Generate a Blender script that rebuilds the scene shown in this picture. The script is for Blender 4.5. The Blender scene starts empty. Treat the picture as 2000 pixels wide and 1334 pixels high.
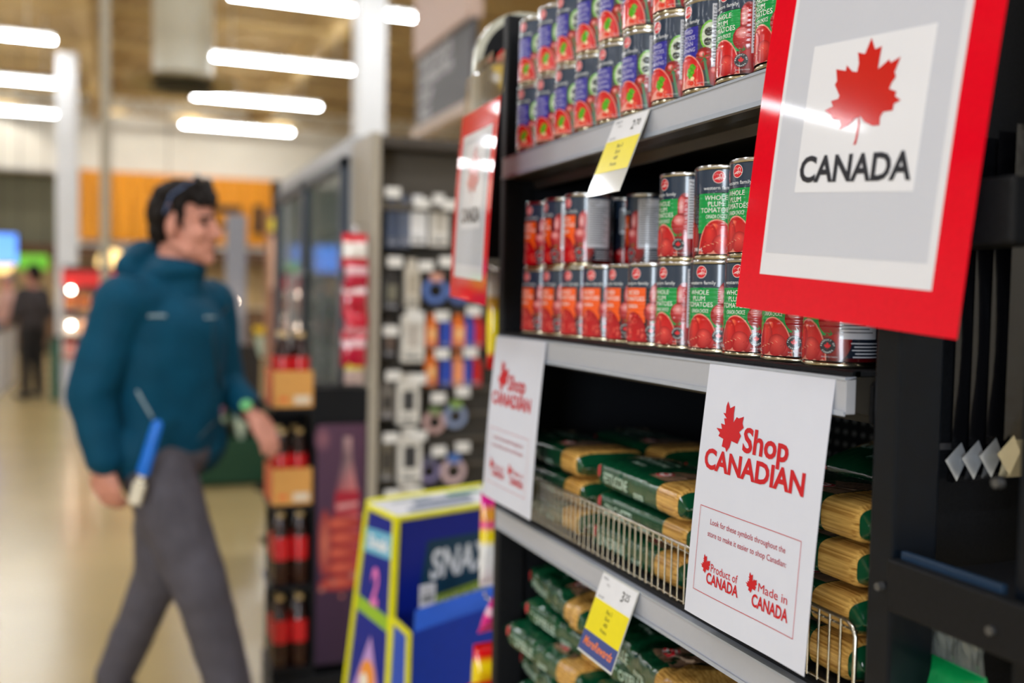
import bpy, bmesh, math, random
from mathutils import Vector, Matrix, noise
from mathutils.geometry import tessellate_polygon

random.seed(11)
scene = bpy.context.scene
COL = scene.collection
PI = math.pi

# ------------------------------------------------------------------ camera
HEAD, PITCH, ROLL = math.radians(21.45), math.radians(2.6), 0.020
fw = Vector((math.sin(HEAD) * math.cos(PITCH), math.cos(HEAD) * math.cos(PITCH), -math.sin(PITCH)))
r0 = Vector((math.cos(HEAD), -math.sin(HEAD), 0))
u0 = r0.cross(fw)
RT = r0 * math.cos(ROLL) + u0 * math.sin(ROLL)
UP = -r0 * math.sin(ROLL) + u0 * math.cos(ROLL)
cam_data = bpy.data.cameras.new('camera')
cam_data.sensor_width = 36.0
cam_data.lens = 35.0 * 1944 / (2000 * 35 / 36.0)
cam_data.clip_start = 0.05
cam_data.clip_end = 200
cam_data.dof.use_dof = True
cam_data.dof.focus_distance = 1.03
cam_data.dof.aperture_fstop = 2.3
cam = bpy.data.objects.new('camera', cam_data)
COL.objects.link(cam)
M3 = Matrix((RT, UP, -fw)).transposed()
cam.matrix_world = Matrix.Translation((0, 0, 1.43)) @ M3.to_4x4()
scene.camera = cam

# ------------------------------------------------------------------ world, exposure
scene.view_settings.view_transform = 'Standard'
scene.view_settings.look = 'None'
scene.view_settings.gamma = 1.0
scene.view_settings.use_curve_mapping = False
scene.view_settings.exposure = -0.25
try:
    scene.cycles.max_bounces = 7
    scene.cycles.diffuse_bounces = 3
    scene.cycles.glossy_bounces = 3
except AttributeError:
    pass
w = bpy.data.worlds.new('store_ambient')
scene.world = w
w.use_nodes = True
w.node_tree.nodes['Background'].inputs[0].default_value = (0.93, 0.95, 1.0, 1)
w.node_tree.nodes['Background'].inputs[1].default_value = 0.12

# ------------------------------------------------------------------ ceiling strip lights (the rows of the store)
STRIP_Y = [-4.3, -0.95, 2.4, 5.75, 9.1, 12.45, 15.8, 19.15, 22.5]
STRIP_X = [-13.2, -8.9, -3.2, 1.2, 5.6]
STRIP_LEN, STRIP_Z, STRIP_W = 2.3, 4.9, 0.16
STRIP_L = 58.0                      # radiance of the diffusers
LIGHT_COL = (.92, 0.955, 1.0)
VISIBLE = [(x, y) for y in STRIP_Y[5:] for x in (-3.2, 1.2)]
ld = bpy.data.lights.new('strip_light', 'AREA')
ld.shape = 'RECTANGLE'
ld.size, ld.size_y = STRIP_LEN, STRIP_W
ld.energy = STRIP_L * PI * STRIP_LEN * STRIP_W
ld.color = LIGHT_COL
for y_ in STRIP_Y:
    for x_ in STRIP_X:
        if (x_, y_) in VISIBLE or (x_, y_) in ((-8.9, 5.75), (-13.2, 9.1), (-13.2, 12.45), (-13.2, 5.75)):
            continue
        lo = bpy.data.objects.new('strip_light', ld)
        lo.location = (x_ + STRIP_LEN / 2, y_, STRIP_Z)
        COL.objects.link(lo)

# assumed window behind the camera: unseen area light added to streak the cans
wl_ = bpy.data.lights.new('assumed_window_light', 'AREA')
wl_.shape = 'RECTANGLE'
wl_.size, wl_.size_y = 2.3, 2.7
wl_.energy = 26.0 * PI * 2.3 * 2.7
wl_.color = (.80, .90, 1.0)
wlo = bpy.data.objects.new('assumed_window_light', wl_)
wlo.location = (-5.2, -6.05, 1.8)
wlo.rotation_euler = (PI / 2, 0, 0)
COL.objects.link(wlo)

# added fill spots without fixtures, to brighten the far wall
sp_ = bpy.data.lights.new('wall_fill_spot', 'SPOT')
sp_.energy = 95
sp_.spot_size = 1.9
sp_.spot_blend = .8
sp_.shadow_soft_size = .05
sp_.color = (1.0, .96, .88)
for x_ in (-4.6, -2.6, -.4, 1.6, 3.6):
    so_ = bpy.data.objects.new('wall_fill_spot', sp_)
    so_.location = (x_, 24.7, 5.6)
    so_.rotation_euler = (math.radians(62), 0, 0)
    COL.objects.link(so_)

# ------------------------------------------------------------------ helpers
def S(r, g=None, b=None):
    """sRGB 0-255 -> linear rgba"""
    if g is None:
        g = b = r
    f = lambda c: (c / 255 / 12.92) if c <= 10.3 else (((c / 255) + .055) / 1.055) ** 2.4
    return (f(r), f(g), f(b), 1.0)

MATS = {}
def mat(name, col, rough=.5, metal=0., spec=.5, coat=0., var=.08, nscale=40., bump=0., emit=None, estr=0., trans=0., alpha=1., stretch=None, attr=False, bscale=None, ior=1.45, sheen=0.):
    if name in MATS:
        return MATS[name]
    m = bpy.data.materials.new(name)
    m.use_nodes = True
    nt = m.node_tree
    N, L = nt.nodes, nt.links
    p = N['Principled BSDF']
    p.inputs['Roughness'].default_value = rough
    p.inputs['Metallic'].default_value = metal
    p.inputs['Specular IOR Level'].default_value = spec
    p.inputs['Coat Weight'].default_value = coat
    p.inputs['Coat Roughness'].default_value = .08
    p.inputs['Transmission Weight'].default_value = trans
    p.inputs['IOR'].default_value = ior
    p.inputs['Alpha'].default_value = alpha
    p.inputs['Sheen Weight'].default_value = sheen
    tc = N.new('ShaderNodeTexCoord')
    mp = N.new('ShaderNodeMapping')
    L.new(tc.outputs['Object'], mp.inputs['Vector'])
    if stretch:
        mp.inputs['Scale'].default_value = stretch
    nz = N.new('ShaderNodeTexNoise')
    nz.inputs['Scale'].default_value = nscale
    nz.inputs['Detail'].default_value = 4
    L.new(mp.outputs[0], nz.inputs['Vector'])
    ramp = N.new('ShaderNodeMapRange')
    ramp.inputs['From Min'].default_value = .3
    ramp.inputs['From Max'].default_value = .7
    ramp.inputs['To Min'].default_value = 1 - var
    ramp.inputs['To Max'].default_value = 1 + var
    L.new(nz.outputs['Fac'], ramp.inputs['Value'])
    mul = N.new('ShaderNodeVectorMath')
    mul.operation = 'SCALE'
    if attr:
        at = N.new('ShaderNodeAttribute')
        at.attribute_name = 'Col'
        L.new(at.outputs['Color'], mul.inputs[0])
    else:
        mul.inputs[0].default_value = col[:3]
    L.new(ramp.outputs[0], mul.inputs['Scale'])
    L.new(mul.outputs[0], p.inputs['Base Color'])
    if bump:
        b = N.new('ShaderNodeBump')
        b.inputs['Strength'].default_value = bump
        b.inputs['Distance'].default_value = .004
        if bscale:
            n2 = N.new('ShaderNodeTexNoise')
            n2.inputs['Scale'].default_value = bscale
            L.new(mp.outputs[0], n2.inputs['Vector'])
            L.new(n2.outputs['Fac'], b.inputs['Height'])
        else:
            L.new(nz.outputs['Fac'], b.inputs['Height'])
        L.new(b.outputs[0], p.inputs['Normal'])
    if emit:
        p.inputs['Emission Color'].default_value = emit
        p.inputs['Emission Strength'].default_value = estr
    MATS[name] = m
    return m

def pmat(name, rough=.35, coat=0., spec=.5, var=.03, metal=0., bump=0., bscale=None):
    return mat(name, (1, 1, 1, 1), rough=rough, coat=coat, spec=spec, var=var, attr=True, metal=metal, bump=bump, bscale=bscale)

class MB:
    """collects shapes; build() links them as ONE mesh object"""
    def __init__(s):
        s.v, s.f, s.m, s.c = [], [], [], []
        s.col = None
        s.mi = 0
    def add(s, vs, fs, T=None):
        o = len(s.v)
        for p in vs:
            p = Vector(p)
            s.v.append(T @ p if T else p)
            s.c.append(s.col)
        for f in fs:
            s.f.append([i + o for i in f])
            s.m.append(s.mi)
        return s
    def box(s, x0, x1, y0, y1, z0, z1, T=None):
        vs = [(x, y, z) for x in (x0, x1) for y in (y0, y1) for z in (z0, z1)]
        return s.add(vs, [(0, 1, 3, 2), (4, 6, 7, 5), (0, 4, 5, 1), (2, 3, 7, 6), (0, 2, 6, 4), (1, 5, 7, 3)], T)
    def cyl(s, p0, p1, r0, r1=None, n=16, caps=True, T=None):
        r1 = r0 if r1 is None else r1
        p0, p1 = Vector(p0), Vector(p1)
        d = (p1 - p0).normalized()
        a = d.orthogonal().normalized()
        b = d.cross(a)
        vs = []
        for p, r in ((p0, r0), (p1, r1)):
            for k in range(n):
                t = 2 * PI * k / n
                vs.append(p + a * (r * math.cos(t)) + b * (r * math.sin(t)))
        fs = [(k, (k + 1) % n, n + (k + 1) % n, n + k) for k in range(n)]
        if caps:
            fs += [tuple(range(n - 1, -1, -1)), tuple(range(n, 2 * n))]
        return s.add(vs, fs, T)
    def tube(s, path, r, n=8, closed=False, T=None, radii=None):
        P = [Vector(p) for p in path]
        m = len(P)
        vs, prev = [], None
        for i, p in enumerate(P):
            if closed:
                d = P[(i + 1) % m] - P[i - 1]
            else:
                d = P[min(i + 1, m - 1)] - P[max(i - 1, 0)]
            d = d.normalized()
            a = d.orthogonal().normalized() if prev is None else (prev - d * prev.dot(d)).normalized()
            prev = a
            b = d.cross(a)
            rr = radii[i] if radii else r
            for k in range(n):
                t = 2 * PI * k / n
                vs.append(p + a * (rr * math.cos(t)) + b * (rr * math.sin(t)))
        fs = []
        for i in range(m if closed else m - 1):
            j = (i + 1) % m
            fs += [(i * n + k, i * n + (k + 1) % n, j * n + (k + 1) % n, j * n + k) for k in range(n)]
        if not closed:
            fs += [tuple(range(n - 1, -1, -1)), tuple(range((m - 1) * n, m * n))]
        return s.add(vs, fs, T)
    def lathe(s, prof, n=32, c=(0, 0, 0), T=None):
        vs, fs, idx = [], [], []
        for r, z in prof:
            if r < 1e-6:
                idx.append([len(vs)])
                vs.append((c[0], c[1], c[2] + z))
            else:
                idx.append(list(range(len(vs), len(vs) + n)))
                vs += [(c[0] + r * math.cos(2 * PI * k / n), c[1] + r * math.sin(2 * PI * k / n), c[2] + z) for k in range(n)]
        for a, b in zip(idx, idx[1:]):
            for k in range(n):
                k2 = (k + 1) % n
                if len(a) == 1 and len(b) == 1:
                    continue
                if len(a) == 1:
                    fs.append((a[0], b[k2], b[k]))
                elif len(b) == 1:
                    fs.append((a[k], a[k2], b[0]))
                else:
                    fs.append((a[k], a[k2], b[k2], b[k]))
        return s.add(vs, fs, T)
    def prism(s, poly, h0, h1, axis='z', T=None):
        """poly: 2-D outline; extruded along axis (z: xy, y: xz, x: yz)"""
        n = len(poly)
        f3 = {'z': lambda a, b, h: (a, b, h), 'y': lambda a, b, h: (a, h, b), 'x': lambda a, b, h: (h, a, b)}[axis]
        vs = [f3(a, b, h0) for a, b in poly] + [f3(a, b, h1) for a, b in poly]
        fs = [(k, (k + 1) % n, n + (k + 1) % n, n + k) for k in range(n)] + [tuple(range(n - 1, -1, -1)), tuple(range(n, 2 * n))]
        return s.add(vs, fs, T)
    def ball(s, c, r, n=16, m=10, T=None):
        """r: radius or (rx,ry,rz)"""
        if not isinstance(r, (tuple, list)):
            r = (r, r, r)
        vs = [(c[0], c[1], c[2] - r[2])]
        for i in range(1, m):
            a = -PI / 2 + PI * i / m
            vs += [(c[0] + r[0] * math.cos(a) * math.cos(2 * PI * k / n), c[1] + r[1] * math.cos(a) * math.sin(2 * PI * k / n), c[2] + r[2] * math.sin(a)) for k in range(n)]
        vs.append((c[0], c[1], c[2] + r[2]))
        fs = [(0, 1 + (k + 1) % n, 1 + k) for k in range(n)]
        for i in range(m - 2):
            o = 1 + i * n
            fs += [(o + k, o + (k + 1) % n, o + n + (k + 1) % n, o + n + k) for k in range(n)]
        o = 1 + (m - 2) * n
        fs += [(o + k, o + (k + 1) % n, len(vs) - 1) for k in range(n)]
        return s.add(vs, fs, T)
    def capsule(s, p0, p1, r0, r1=None, n=14, flat=1.0, T=None, side=None):
        """tapered capsule; flat squeezes it across the direction 'side'"""
        r1 = r0 if r1 is None else r1
        p0, p1 = Vector(p0), Vector(p1)
        d = (p1 - p0)
        Ln = d.length
        d = d.normalized() if Ln > 1e-9 else Vector((0, 0, 1))
        a = Vector(side) if side else d.orthogonal()
        a = (a - d * a.dot(d)).normalized()
        b = d.cross(a)
        prof = []
        for i in range(0, 5):
            t = -PI / 2 + PI / 2 * i / 4
            prof.append((r0 * math.cos(t), r0 * math.sin(t)))
        for i in range(0, 5):
            t = PI / 2 * i / 4
            prof.append((r1 * math.cos(t), Ln + r1 * math.sin(t)))
        prof[0] = (0, -r0)
        prof[-1] = (0, Ln + r1)
        tmp = MB().lathe(prof, n)
        vs = [p0 + a * (v.x * flat) + b * v.y + d * v.z for v in tmp.v]
        return s.add(vs, tmp.f, T)
    def build(s, name, mats, parent=None, smooth=None, bevel=0., seg=2, loc=None, rot=None):
        me = bpy.data.meshes.new(name)
        me.from_pydata([tuple(p) for p in s.v], [], s.f)
        if not isinstance(mats, (list, tuple)):
            mats = [mats]
        for m_ in mats:
            me.materials.append(m_)
        if len(mats) > 1:
            me.polygons.foreach_set('material_index', s.m)
        if any(c is not None for c in s.c):
            at = me.color_attributes.new('Col', 'FLOAT_COLOR', 'POINT')
            flat = []
            for c in s.c:
                flat += list(c if c is not None else (1, 1, 1, 1))
            at.data.foreach_set('color', flat)
        bm = bmesh.new()
        bm.from_mesh(me)
        bmesh.ops.recalc_face_normals(bm, faces=bm.faces)
        if bevel:
            es = [e for e in bm.edges if len(e.link_faces) == 2 and e.calc_face_angle(0) > .6]
            bmesh.ops.bevel(bm, geom=es, offset=bevel, segments=seg, affect='EDGES', profile=.5, clamp_overlap=True)
        bm.to_mesh(me)
        bm.free()
        if smooth:
            me.polygons.foreach_set('use_smooth', [True] * len(me.polygons))
            if smooth < 3.1:
                me.set_sharp_from_angle(angle=smooth)
        o = bpy.data.objects.new(name, me)
        COL.objects.link(o)
        o.parent = parent
        if loc is not None:
            o.location = loc
        if rot is not None:
            o.rotation_euler = rot
        return o

def thing(name, label, cat, loc=(0, 0, 0), rz=0, group=None):
    o = bpy.data.objects.new(name, None)
    o.empty_display_size = .05
    COL.objects.link(o)
    o.location = loc
    o.rotation_euler = (0, 0, rz)
    return tag(o, label, cat, group)

def tag(o, label, cat, group=None):
    o['label'] = label
    o['category'] = cat
    if group:
        o['group'] = group
    return o

def struct(o):
    o['kind'] = 'structure'
    return o

def copy_tree(root, loc, rot, label=None, group=None):
    r = root.copy()
    COL.objects.link(r)
    r.location = loc
    r.rotation_euler = rot
    if label:
        r['label'] = label
    if group:
        r['group'] = group
    for ch in list(root.children):
        c = ch.copy()
        COL.objects.link(c)
        c.parent = r
        for g in list(ch.children):
            d = g.copy()
            COL.objects.link(d)
            d.parent = c
    return r

ORD = ['first', 'second', 'third', 'fourth', 'fifth', 'sixth', 'seventh', 'eighth', 'ninth', 'tenth', 'eleventh', 'twelfth']

# ---- flat print: polygons and lettering with their own colours, mapped on a surface
_TG = {}
def tgeo(s, bold):
    k = (s, bold)
    if k not in _TG:
        cu = bpy.data.curves.new('t', 'FONT')
        cu.body = s
        cu.size = 1
        cu.resolution_u = 3
        cu.offset = bold
        cu.fill_mode = 'FRONT'
        ob = bpy.data.objects.new('t', cu)
        me = bpy.data.meshes.new_from_object(ob)
        _TG[k] = ([(v.co.x, v.co.y) for v in me.vertices], [tuple(p.vertices) for p in me.polygons])
        bpy.data.objects.remove(ob)
        bpy.data.meshes.remove(me)
        bpy.data.curves.remove(cu)
    return _TG[k]
_hv, _ = tgeo('H', 0)
CAP = max(v[1] for v in _hv) - min(v[1] for v in _hv)

class Art:
    def __init__(s):
        s.bm = bmesh.new()
        s.cl = s.bm.verts.layers.float_color.new('Col')
    def _v(s, x, y, lay, col):
        v = s.bm.verts.new((x, y, lay))
        v[s.cl] = col
        return v
    def poly(s, pts, col, lay=0, cols=None):
        vs = [s._v(p[0], p[1], lay, cols[i] if cols else col) for i, p in enumerate(pts)]
        for t in tessellate_polygon([[Vector((p[0], p[1], 0)) for p in pts]]):
            try:
                s.bm.faces.new([vs[i] for i in t])
            except ValueError:
                pass
        return s
    def rect(s, x0, x1, y0, y1, col, lay=0):
        return s.poly([(x0, y0), (x1, y0), (x1, y1), (x0, y1)], col, lay)
    def frame(s, x0, x1, y0, y1, w, col, lay=0):
        s.rect(x0, x1, y0, y0 + w, col, lay).rect(x0, x1, y1 - w, y1, col, lay)
        return s.rect(x0, x0 + w, y0, y1, col, lay).rect(x1 - w, x1, y0, y1, col, lay)
    def ell(s, cx, cy, rx, ry, col, lay=0, edge=None, n=24, a0=0, a1=2 * PI, hx=0, hy=0):
        """filled ellipse, colour col at a (shifted) centre to edge at the rim"""
        edge = edge or col
        c = s._v(cx + hx * rx, cy + hy * ry, lay, col)
        full = abs(a1 - a0 - 2 * PI) < 1e-6
        k = n if full else n + 1
        ring = [s._v(cx + rx * math.cos(a0 + (a1 - a0) * i / n), cy + ry * math.sin(a0 + (a1 - a0) * i / n), lay, edge) for i in range(k)]
        for i in range(n):
            s.bm.faces.new((c, ring[i], ring[(i + 1) % k]))
        return s
    def ring(s, cx, cy, r0, r1, col, lay=0, n=28, ax=1., ay=1., a0=0, a1=2 * PI):
        vs = []
        for i in range(n + 1):
            t = a0 + (a1 - a0) * i / n
            vs.append((s._v(cx + ax * r0 * math.cos(t), cy + ay * r0 * math.sin(t), lay, col), s._v(cx + ax * r1 * math.cos(t), cy + ay * r1 * math.sin(t), lay, col)))
        for a, b in zip(vs, vs[1:]):
            s.bm.faces.new((a[0], a[1], b[1], b[0]))
        return s
    def text(s, txt, x, y, h, col, lay=2, w=None, align='c', bold=.0, rot=0., shear=0., xs=1.):
        """cap height h, baseline y; w forces the width"""
        vs, fs = tgeo(txt, bold)
        if not vs:
            return s
        k = h / CAP
        xmin, xmax = min(v[0] for v in vs), max(v[0] for v in vs)
        kx = (w / (xmax - xmin)) if w else k * xs
        wd = (xmax - xmin) * kx
        ox = {'c': -wd / 2, 'l': 0, 'r': -wd}[align]
        nv = []
        ca, sa = math.cos(rot), math.sin(rot)
        for a, b in vs:
            px, py = (a - xmin) * kx + ox + shear * b * k, b * k
            nv.append(s._v(x + px * ca - py * sa, y + px * sa + py * ca, lay, col))
        for f in fs:
            try:
                s.bm.faces.new([nv[i] for i in f])
            except ValueError:
                pass
        return s
    def arc_text(s, txt, cx, cy, r, h, col, lay=3, a_mid=PI / 2, flip=False, bold=.02, step=None):
        n = len(txt)
        step = step or h * 1.15 / r
        for i, ch in enumerate(txt):
            if ch == ' ':
                continue
            if not flip:
                a = a_mid - (i - (n - 1) / 2) * step
                s.text(ch, cx + r * math.cos(a), cy + r * math.sin(a), h, col, lay, rot=a - PI / 2, bold=bold)
            else:
                a = a_mid + (i - (n - 1) / 2) * step
                s.text(ch, cx + (r + h) * math.cos(a), cy + (r + h) * math.sin(a), h, col, lay, rot=a + PI / 2, bold=bold)
        return s
    def leaf(s, cx, cy, sz, col, lay=2, rot=0., pts=None):
        half = [(0, 1), (.16, .70), (.20, .665), (.34, .735), (.25, .29), (.30, .26), (.50, .47), (.56, .345), (.80, .395), (.72, .16), (.74, .115), (.86, .06), (.47, -.26), (.44, -.32), (.49, -.46), (.07, -.385), (.03, -.42), (.045, -.80)]
        p = half + [(-x, y) for x, y in reversed(half[1:])]
        ca, sa = math.cos(rot), math.sin(rot)
        return s.poly([(cx + sz * (x * ca - y * sa), cy + sz * (x * sa + y * ca)) for x, y in p], col, lay)
    def build(s, name, mp, m, parent=None, cut=None, cuty=None, smooth=False):
        for c, no in ((cut, (1, 0, 0)), (cuty, (0, 1, 0))):
            if c:
                for q in c:
                    bmesh.ops.bisect_plane(s.bm, geom=s.bm.verts[:] + s.bm.edges[:] + s.bm.faces[:], plane_co=(q, 0, 0) if no[0] else (0, q, 0), plane_no=no, dist=1e-6)
        for v in s.bm.verts:
            v.co = mp(v.co.x, v.co.y, v.co.z)
        me = bpy.data.meshes.new(name)
        s.bm.to_mesh(me)
        s.bm.free()
        if smooth:
            me.polygons.foreach_set('use_smooth', [True] * len(me.polygons))
        me.materials.append(m)
        o = bpy.data.objects.new(name, me)
        COL.objects.link(o)
        o.parent = parent
        return o

def flat_map(O, s, t, step=.00025, base=.0003):
    O, s, t = Vector(O), Vector(s).normalized(), Vector(t).normalized()
    n = s.cross(t)
    return lambda x, y, l: O + s * x + t * y + n * (base + step * l)

def organic(name, mb, m, parent=None, voxel=.006, smooth=4, disp=0., dscale=10., loc=None, rot=None):
    """union of overlapping shapes as one continuous skin (voxel remesh + smoothing)"""
    o = mb.build(name, m, None)
    md = o.modifiers.new('r', 'REMESH')
    md.mode = 'VOXEL'
    md.voxel_size = voxel
    md.use_smooth_shade = True
    ms = o.modifiers.new('s', 'SMOOTH')
    ms.factor = .5
    ms.iterations = smooth
    dg = bpy.context.evaluated_depsgraph_get()
    me = bpy.data.meshes.new_from_object(o.evaluated_get(dg))
    old = o.data
    o.modifiers.clear()
    o.data = me
    bpy.data.meshes.remove(old)
    me.name = name
    if not me.materials:
        me.materials.append(m)
    if disp:
        nrm = [v.normal.copy() for v in me.vertices]
        for v, nn in zip(me.vertices, nrm):
            p = v.co * dscale
            v.co += nn * (disp * (noise.noise(p) + .5 * noise.noise(p * 2.1)))
    me.polygons.foreach_set('use_smooth', [True] * len(me.polygons))
    o.parent = parent
    if loc is not None:
        o.location = loc
    if rot is not None:
        o.rotation_euler = rot
    return o
# ------------------------------------------------------------------ materials
WHITE = S(238, 238, 240)
m_black = mat('black_powder_metal', S(22, 23, 26), rough=.5, spec=.22, var=.25, nscale=300, bump=.05)
m_blackgloss = mat('black_enamel', S(9, 16, 25), rough=.32, spec=.3, var=.15, nscale=60)  # blue tint in the base colour stands in for the posts' bluish sheen
m_rail = mat('grey_price_rail', S(178, 180, 188), rough=.3, spec=.5, var=.01, nscale=120)
m_raillip = mat('rail_lip_plastic', S(172, 180, 195), rough=.15, var=.04, coat=.5)
m_chrome = mat('bright_wire', S(205, 200, 190), rough=.22, metal=1., var=.06, nscale=200)
m_tin = mat('tin_metal', S(205, 205, 205), rough=.22, metal=1., var=.05, nscale=80)
m_label = pmat('printed_can_label', rough=.22, spec=.5, coat=.5)
m_paper = mat('white_paper', S(216, 219, 232), rough=.5, var=.015, nscale=15)
m_print = pmat('paper_print', rough=.5)
m_acryl_print = pmat('print_behind_acrylic', rough=.12, coat=.6, var=.015)
m_clear = mat('clear_acrylic', (1, 1, 1, 1), rough=.04, trans=1., var=0, alpha=1., ior=1.35)
m_film = pmat('pasta_bag_film', rough=.16, coat=.6, var=.10, bump=.25, bscale=55)
m_crump = pmat('crumpled_bag_film', rough=.07, coat=.9, var=.12, bump=.6, bscale=30)
m_pastawin = None
def spaghetti_mat():
    m = mat('dry_pasta_strands', S(214, 166, 84), rough=.22, coat=.5, var=.05, nscale=20)
    N, L = m.node_tree.nodes, m.node_tree.links
    p = N['Principled BSDF']
    tc = N.new('ShaderNodeTexCoord')
    mp = N.new('ShaderNodeMapping')
    mp.inputs['Scale'].default_value = (6, 420, 420)
    L.new(tc.outputs['Object'], mp.inputs['Vector'])
    nz = N.new('ShaderNodeTexNoise')
    nz.inputs['Scale'].default_value = 1.
    nz.inputs['Detail'].default_value = 2
    L.new(mp.outputs[0], nz.inputs['Vector'])
    cr = N.new('ShaderNodeValToRGB')
    cr.color_ramp.elements[0].position = .3
    cr.color_ramp.elements[0].color = S(150, 100, 38)
    cr.color_ramp.elements[1].position = .62
    cr.color_ramp.elements[1].color = S(226, 178, 96)
    L.new(nz.outputs['Fac'], cr.inputs[0])
    L.new(cr.outputs[0], p.inputs['Base Color'])
    b = N.new('ShaderNodeBump')
    b.inputs['Strength'].default_value = .35
    b.inputs['Distance'].default_value = .001
    L.new(nz.outputs['Fac'], b.inputs['Height'])
    L.new(b.outputs[0], p.inputs['Normal'])
    return m
m_pasta = spaghetti_mat()

# ------------------------------------------------------------------ the room
m_floor = mat('polished_floor', S(180, 158, 110), rough=.2, spec=.5, var=.07, nscale=1.3)
m_ceil = mat('tan_roof_deck', S(176, 150, 104), rough=.8, var=.06, nscale=3)
m_joist = mat('tan_steel_joist', S(190, 162, 108), rough=.7, var=.06, nscale=5)
m_col = mat('white_painted_column', S(226, 226, 226), rough=.5, var=.02, nscale=3)
m_wallw = mat('white_back_wall', S(246, 243, 234), rough=.8, var=.03, nscale=2)
m_wallgreen = mat('grey_green_wall_paint', S(112, 110, 90), rough=.8, var=.04, nscale=2)
m_orange = mat('orange_wall_board', S(246, 160, 6), rough=.5, var=.12, nscale=1.2, stretch=(6, 1, .4))
struct(MB().box(-16, 14, -6, 27, -.1, 0).build('floor', m_floor))
ceil_o = struct(MB().box(-16, 14, -6, 27, 6.2, 6.35).build('ceiling', m_ceil))
struct(MB().box(-16, 14, 27, 27.2, 0, 6.2).build('wall_back', m_wallw))
struct(MB().box(-16.2, -16, -6, 27, 0, 6.2).build('wall_left', m_wallw))
wf = MB()
for a in ((-16, -6.4, 0, 6.2), (-4.0, 14, 0, 6.2), (-6.4, -4.0, 0, .4), (-6.4, -4.0, 3.2, 6.2)):  # unseen wall; its opening is assumed, left for the added window light
    wf.box(a[0], a[1], -6.0, -5.85, a[2], a[3])
struct(wf.build('wall_front', m_wallw))
for i in range(9):                       # joists under the deck, each its own beam
    y = 6.6 + i * 2.35
    mb = MB()
    mb.box(-16, 14, y - .05, y + .05, 5.98, 6.06).box(-16, 14, y - .05, y + .05, 5.52, 5.58)
    for k in range(24):
        x = -9 + k * .75
        mb.cyl((x, y, 5.55), (x + .375, y, 6.0), .022, n=5).cyl((x + .375, y, 6.0), (x + .75, y, 5.55), .022, n=5)
    mb.build('roof_joist', m_joist, ceil_o)
for x in (-4.5, -.55, 3.2):
    MB().box(x - .12, x + .12, 5, 27, 5.56, 6.2).build('roof_girder', m_joist, ceil_o, bevel=.01)

# shop front board on the back wall, with vertical joints
ob = thing('wall_board', 'orange wooden wall board high on the far back wall', 'wall panel', (1.45, 26.9, 2.62))
for k in range(12):
    x0 = -2.43 + k * .405
    MB().box(x0 + .006, x0 + .399, -.05 - .012 * (k % 2), .06, 0, 1.72).build('plank', m_orange, ob, bevel=.006)
lt = mat('dark_brown_letters', S(52, 38, 26), rough=.5)
hb = MB().box(.35, 1.45, -.16, -.07, .83, 1.0).box(.35, .5, -.16, -.07, .55, .83).box(.35, 1.2, -.16, -.07, .42, .55)
hb.build('raised_letter', lt, ob, bevel=.01)
MB().box(1.75, 2.0, -.16, -.07, .3, 1.05).build('raised_letter', lt, ob, bevel=.01)
gw = tag(MB().box(-6.2, -1.25, 26.8, 27.0, 2.45, 4.15).build('wall_board', m_wallgreen, bevel=.01), 'grey green painted wall board left of the orange board', 'wall panel')
sf = tag(MB().box(-6, 6.2, 26.0, 26.78, 2.13, 2.44).build('soffit', mat('brown_soffit', S(92, 62, 34), rough=.6), bevel=.02), 'long dark brown soffit under the orange board', 'soffit')
sv = thing('service_wall', 'warm beige bakery wall below the brown soffit', 'wall panel', (0, 26.93, 0))
for k in range(10):
    x0 = -5 + k * 1.05
    MB().box(x0, x0 + 1.03, -.04, .06, 0, 2.12).build('panel', mat('warm_beige_tile', S(212, 178, 122), rough=.5, var=.12, nscale=4), sv, bevel=.01)
cn = thing('canopy', 'white curved bulkhead high on the back wall at the far left', 'canopy', (-4.2, 26.0, 4.16))
pts_ = [(-2.0, 0), (3.02, 0)] + [(3.02 - 2.2 * (1 - math.cos(a_)), 1.15 * math.sin(a_)) for a_ in [PI / 2 * q / 10 for q in range(11)]] + [(-2.0, 1.15)]
MB().prism(pts_, 0, .7, 'y').build('bulkhead', m_wallw, cn, smooth=.5)
MB().box(-2.0, 3.02, -.03, .0, 0, .05).build('edge_trim', m_col, cn)
ct = thing('service_counter', 'long brown service counter far behind the walking man', 'counter', (0, 24.2, 0))
MB().box(-4, 4.2, 0, .8, .08, .98).build('front', mat('brown_laminate', S(110, 80, 52), rough=.5, var=.15, stretch=(1, 1, 8)), ct, bevel=.01)
MB().box(-4.05, 4.25, -.05, .85, .98, 1.03).build('worktop', mat('pale_stone', S(200, 185, 160), rough=.3), ct, bevel=.01)
MB().box(-3.9, 4.1, .05, .8, 0, .08).build('plinth', m_black, ct)

# ceiling light fixtures in view
m_diff = mat('lit_diffuser', (1, 1, 1, 1), rough=.5, var=0, emit=(LIGHT_COL[0], LIGHT_COL[1], LIGHT_COL[2], 1), estr=STRIP_L)
m_house = mat('white_light_housing', S(230, 230, 228), rough=.5)
for n, (x, y) in enumerate(VISIBLE):
    side = 'right of the duct' if x > 0 else 'left of the duct'
    t = thing('strip_light_fixture', 'bright fluorescent ceiling strip, %s row from the front, %s' % (ORD[n // 2], side), 'ceiling light', (x + STRIP_LEN / 2, y, STRIP_Z), 0, 'ceiling strip lights')
    h = STRIP_LEN / 2
    MB().box(-h, h, -.05, .05, .06, .13).build('housing', m_house, t, bevel=.01)
    MB().box(-h, h, -STRIP_W / 2, STRIP_W / 2, .03, .055).build('diffuser', m_diff, t, bevel=.02, seg=3)
    for sx in (-.8, .8):
        MB().cyl((sx, 0, .13), (sx, 0, 1.29), .006, n=6).build('suspension_rod', m_house, t)

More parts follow.
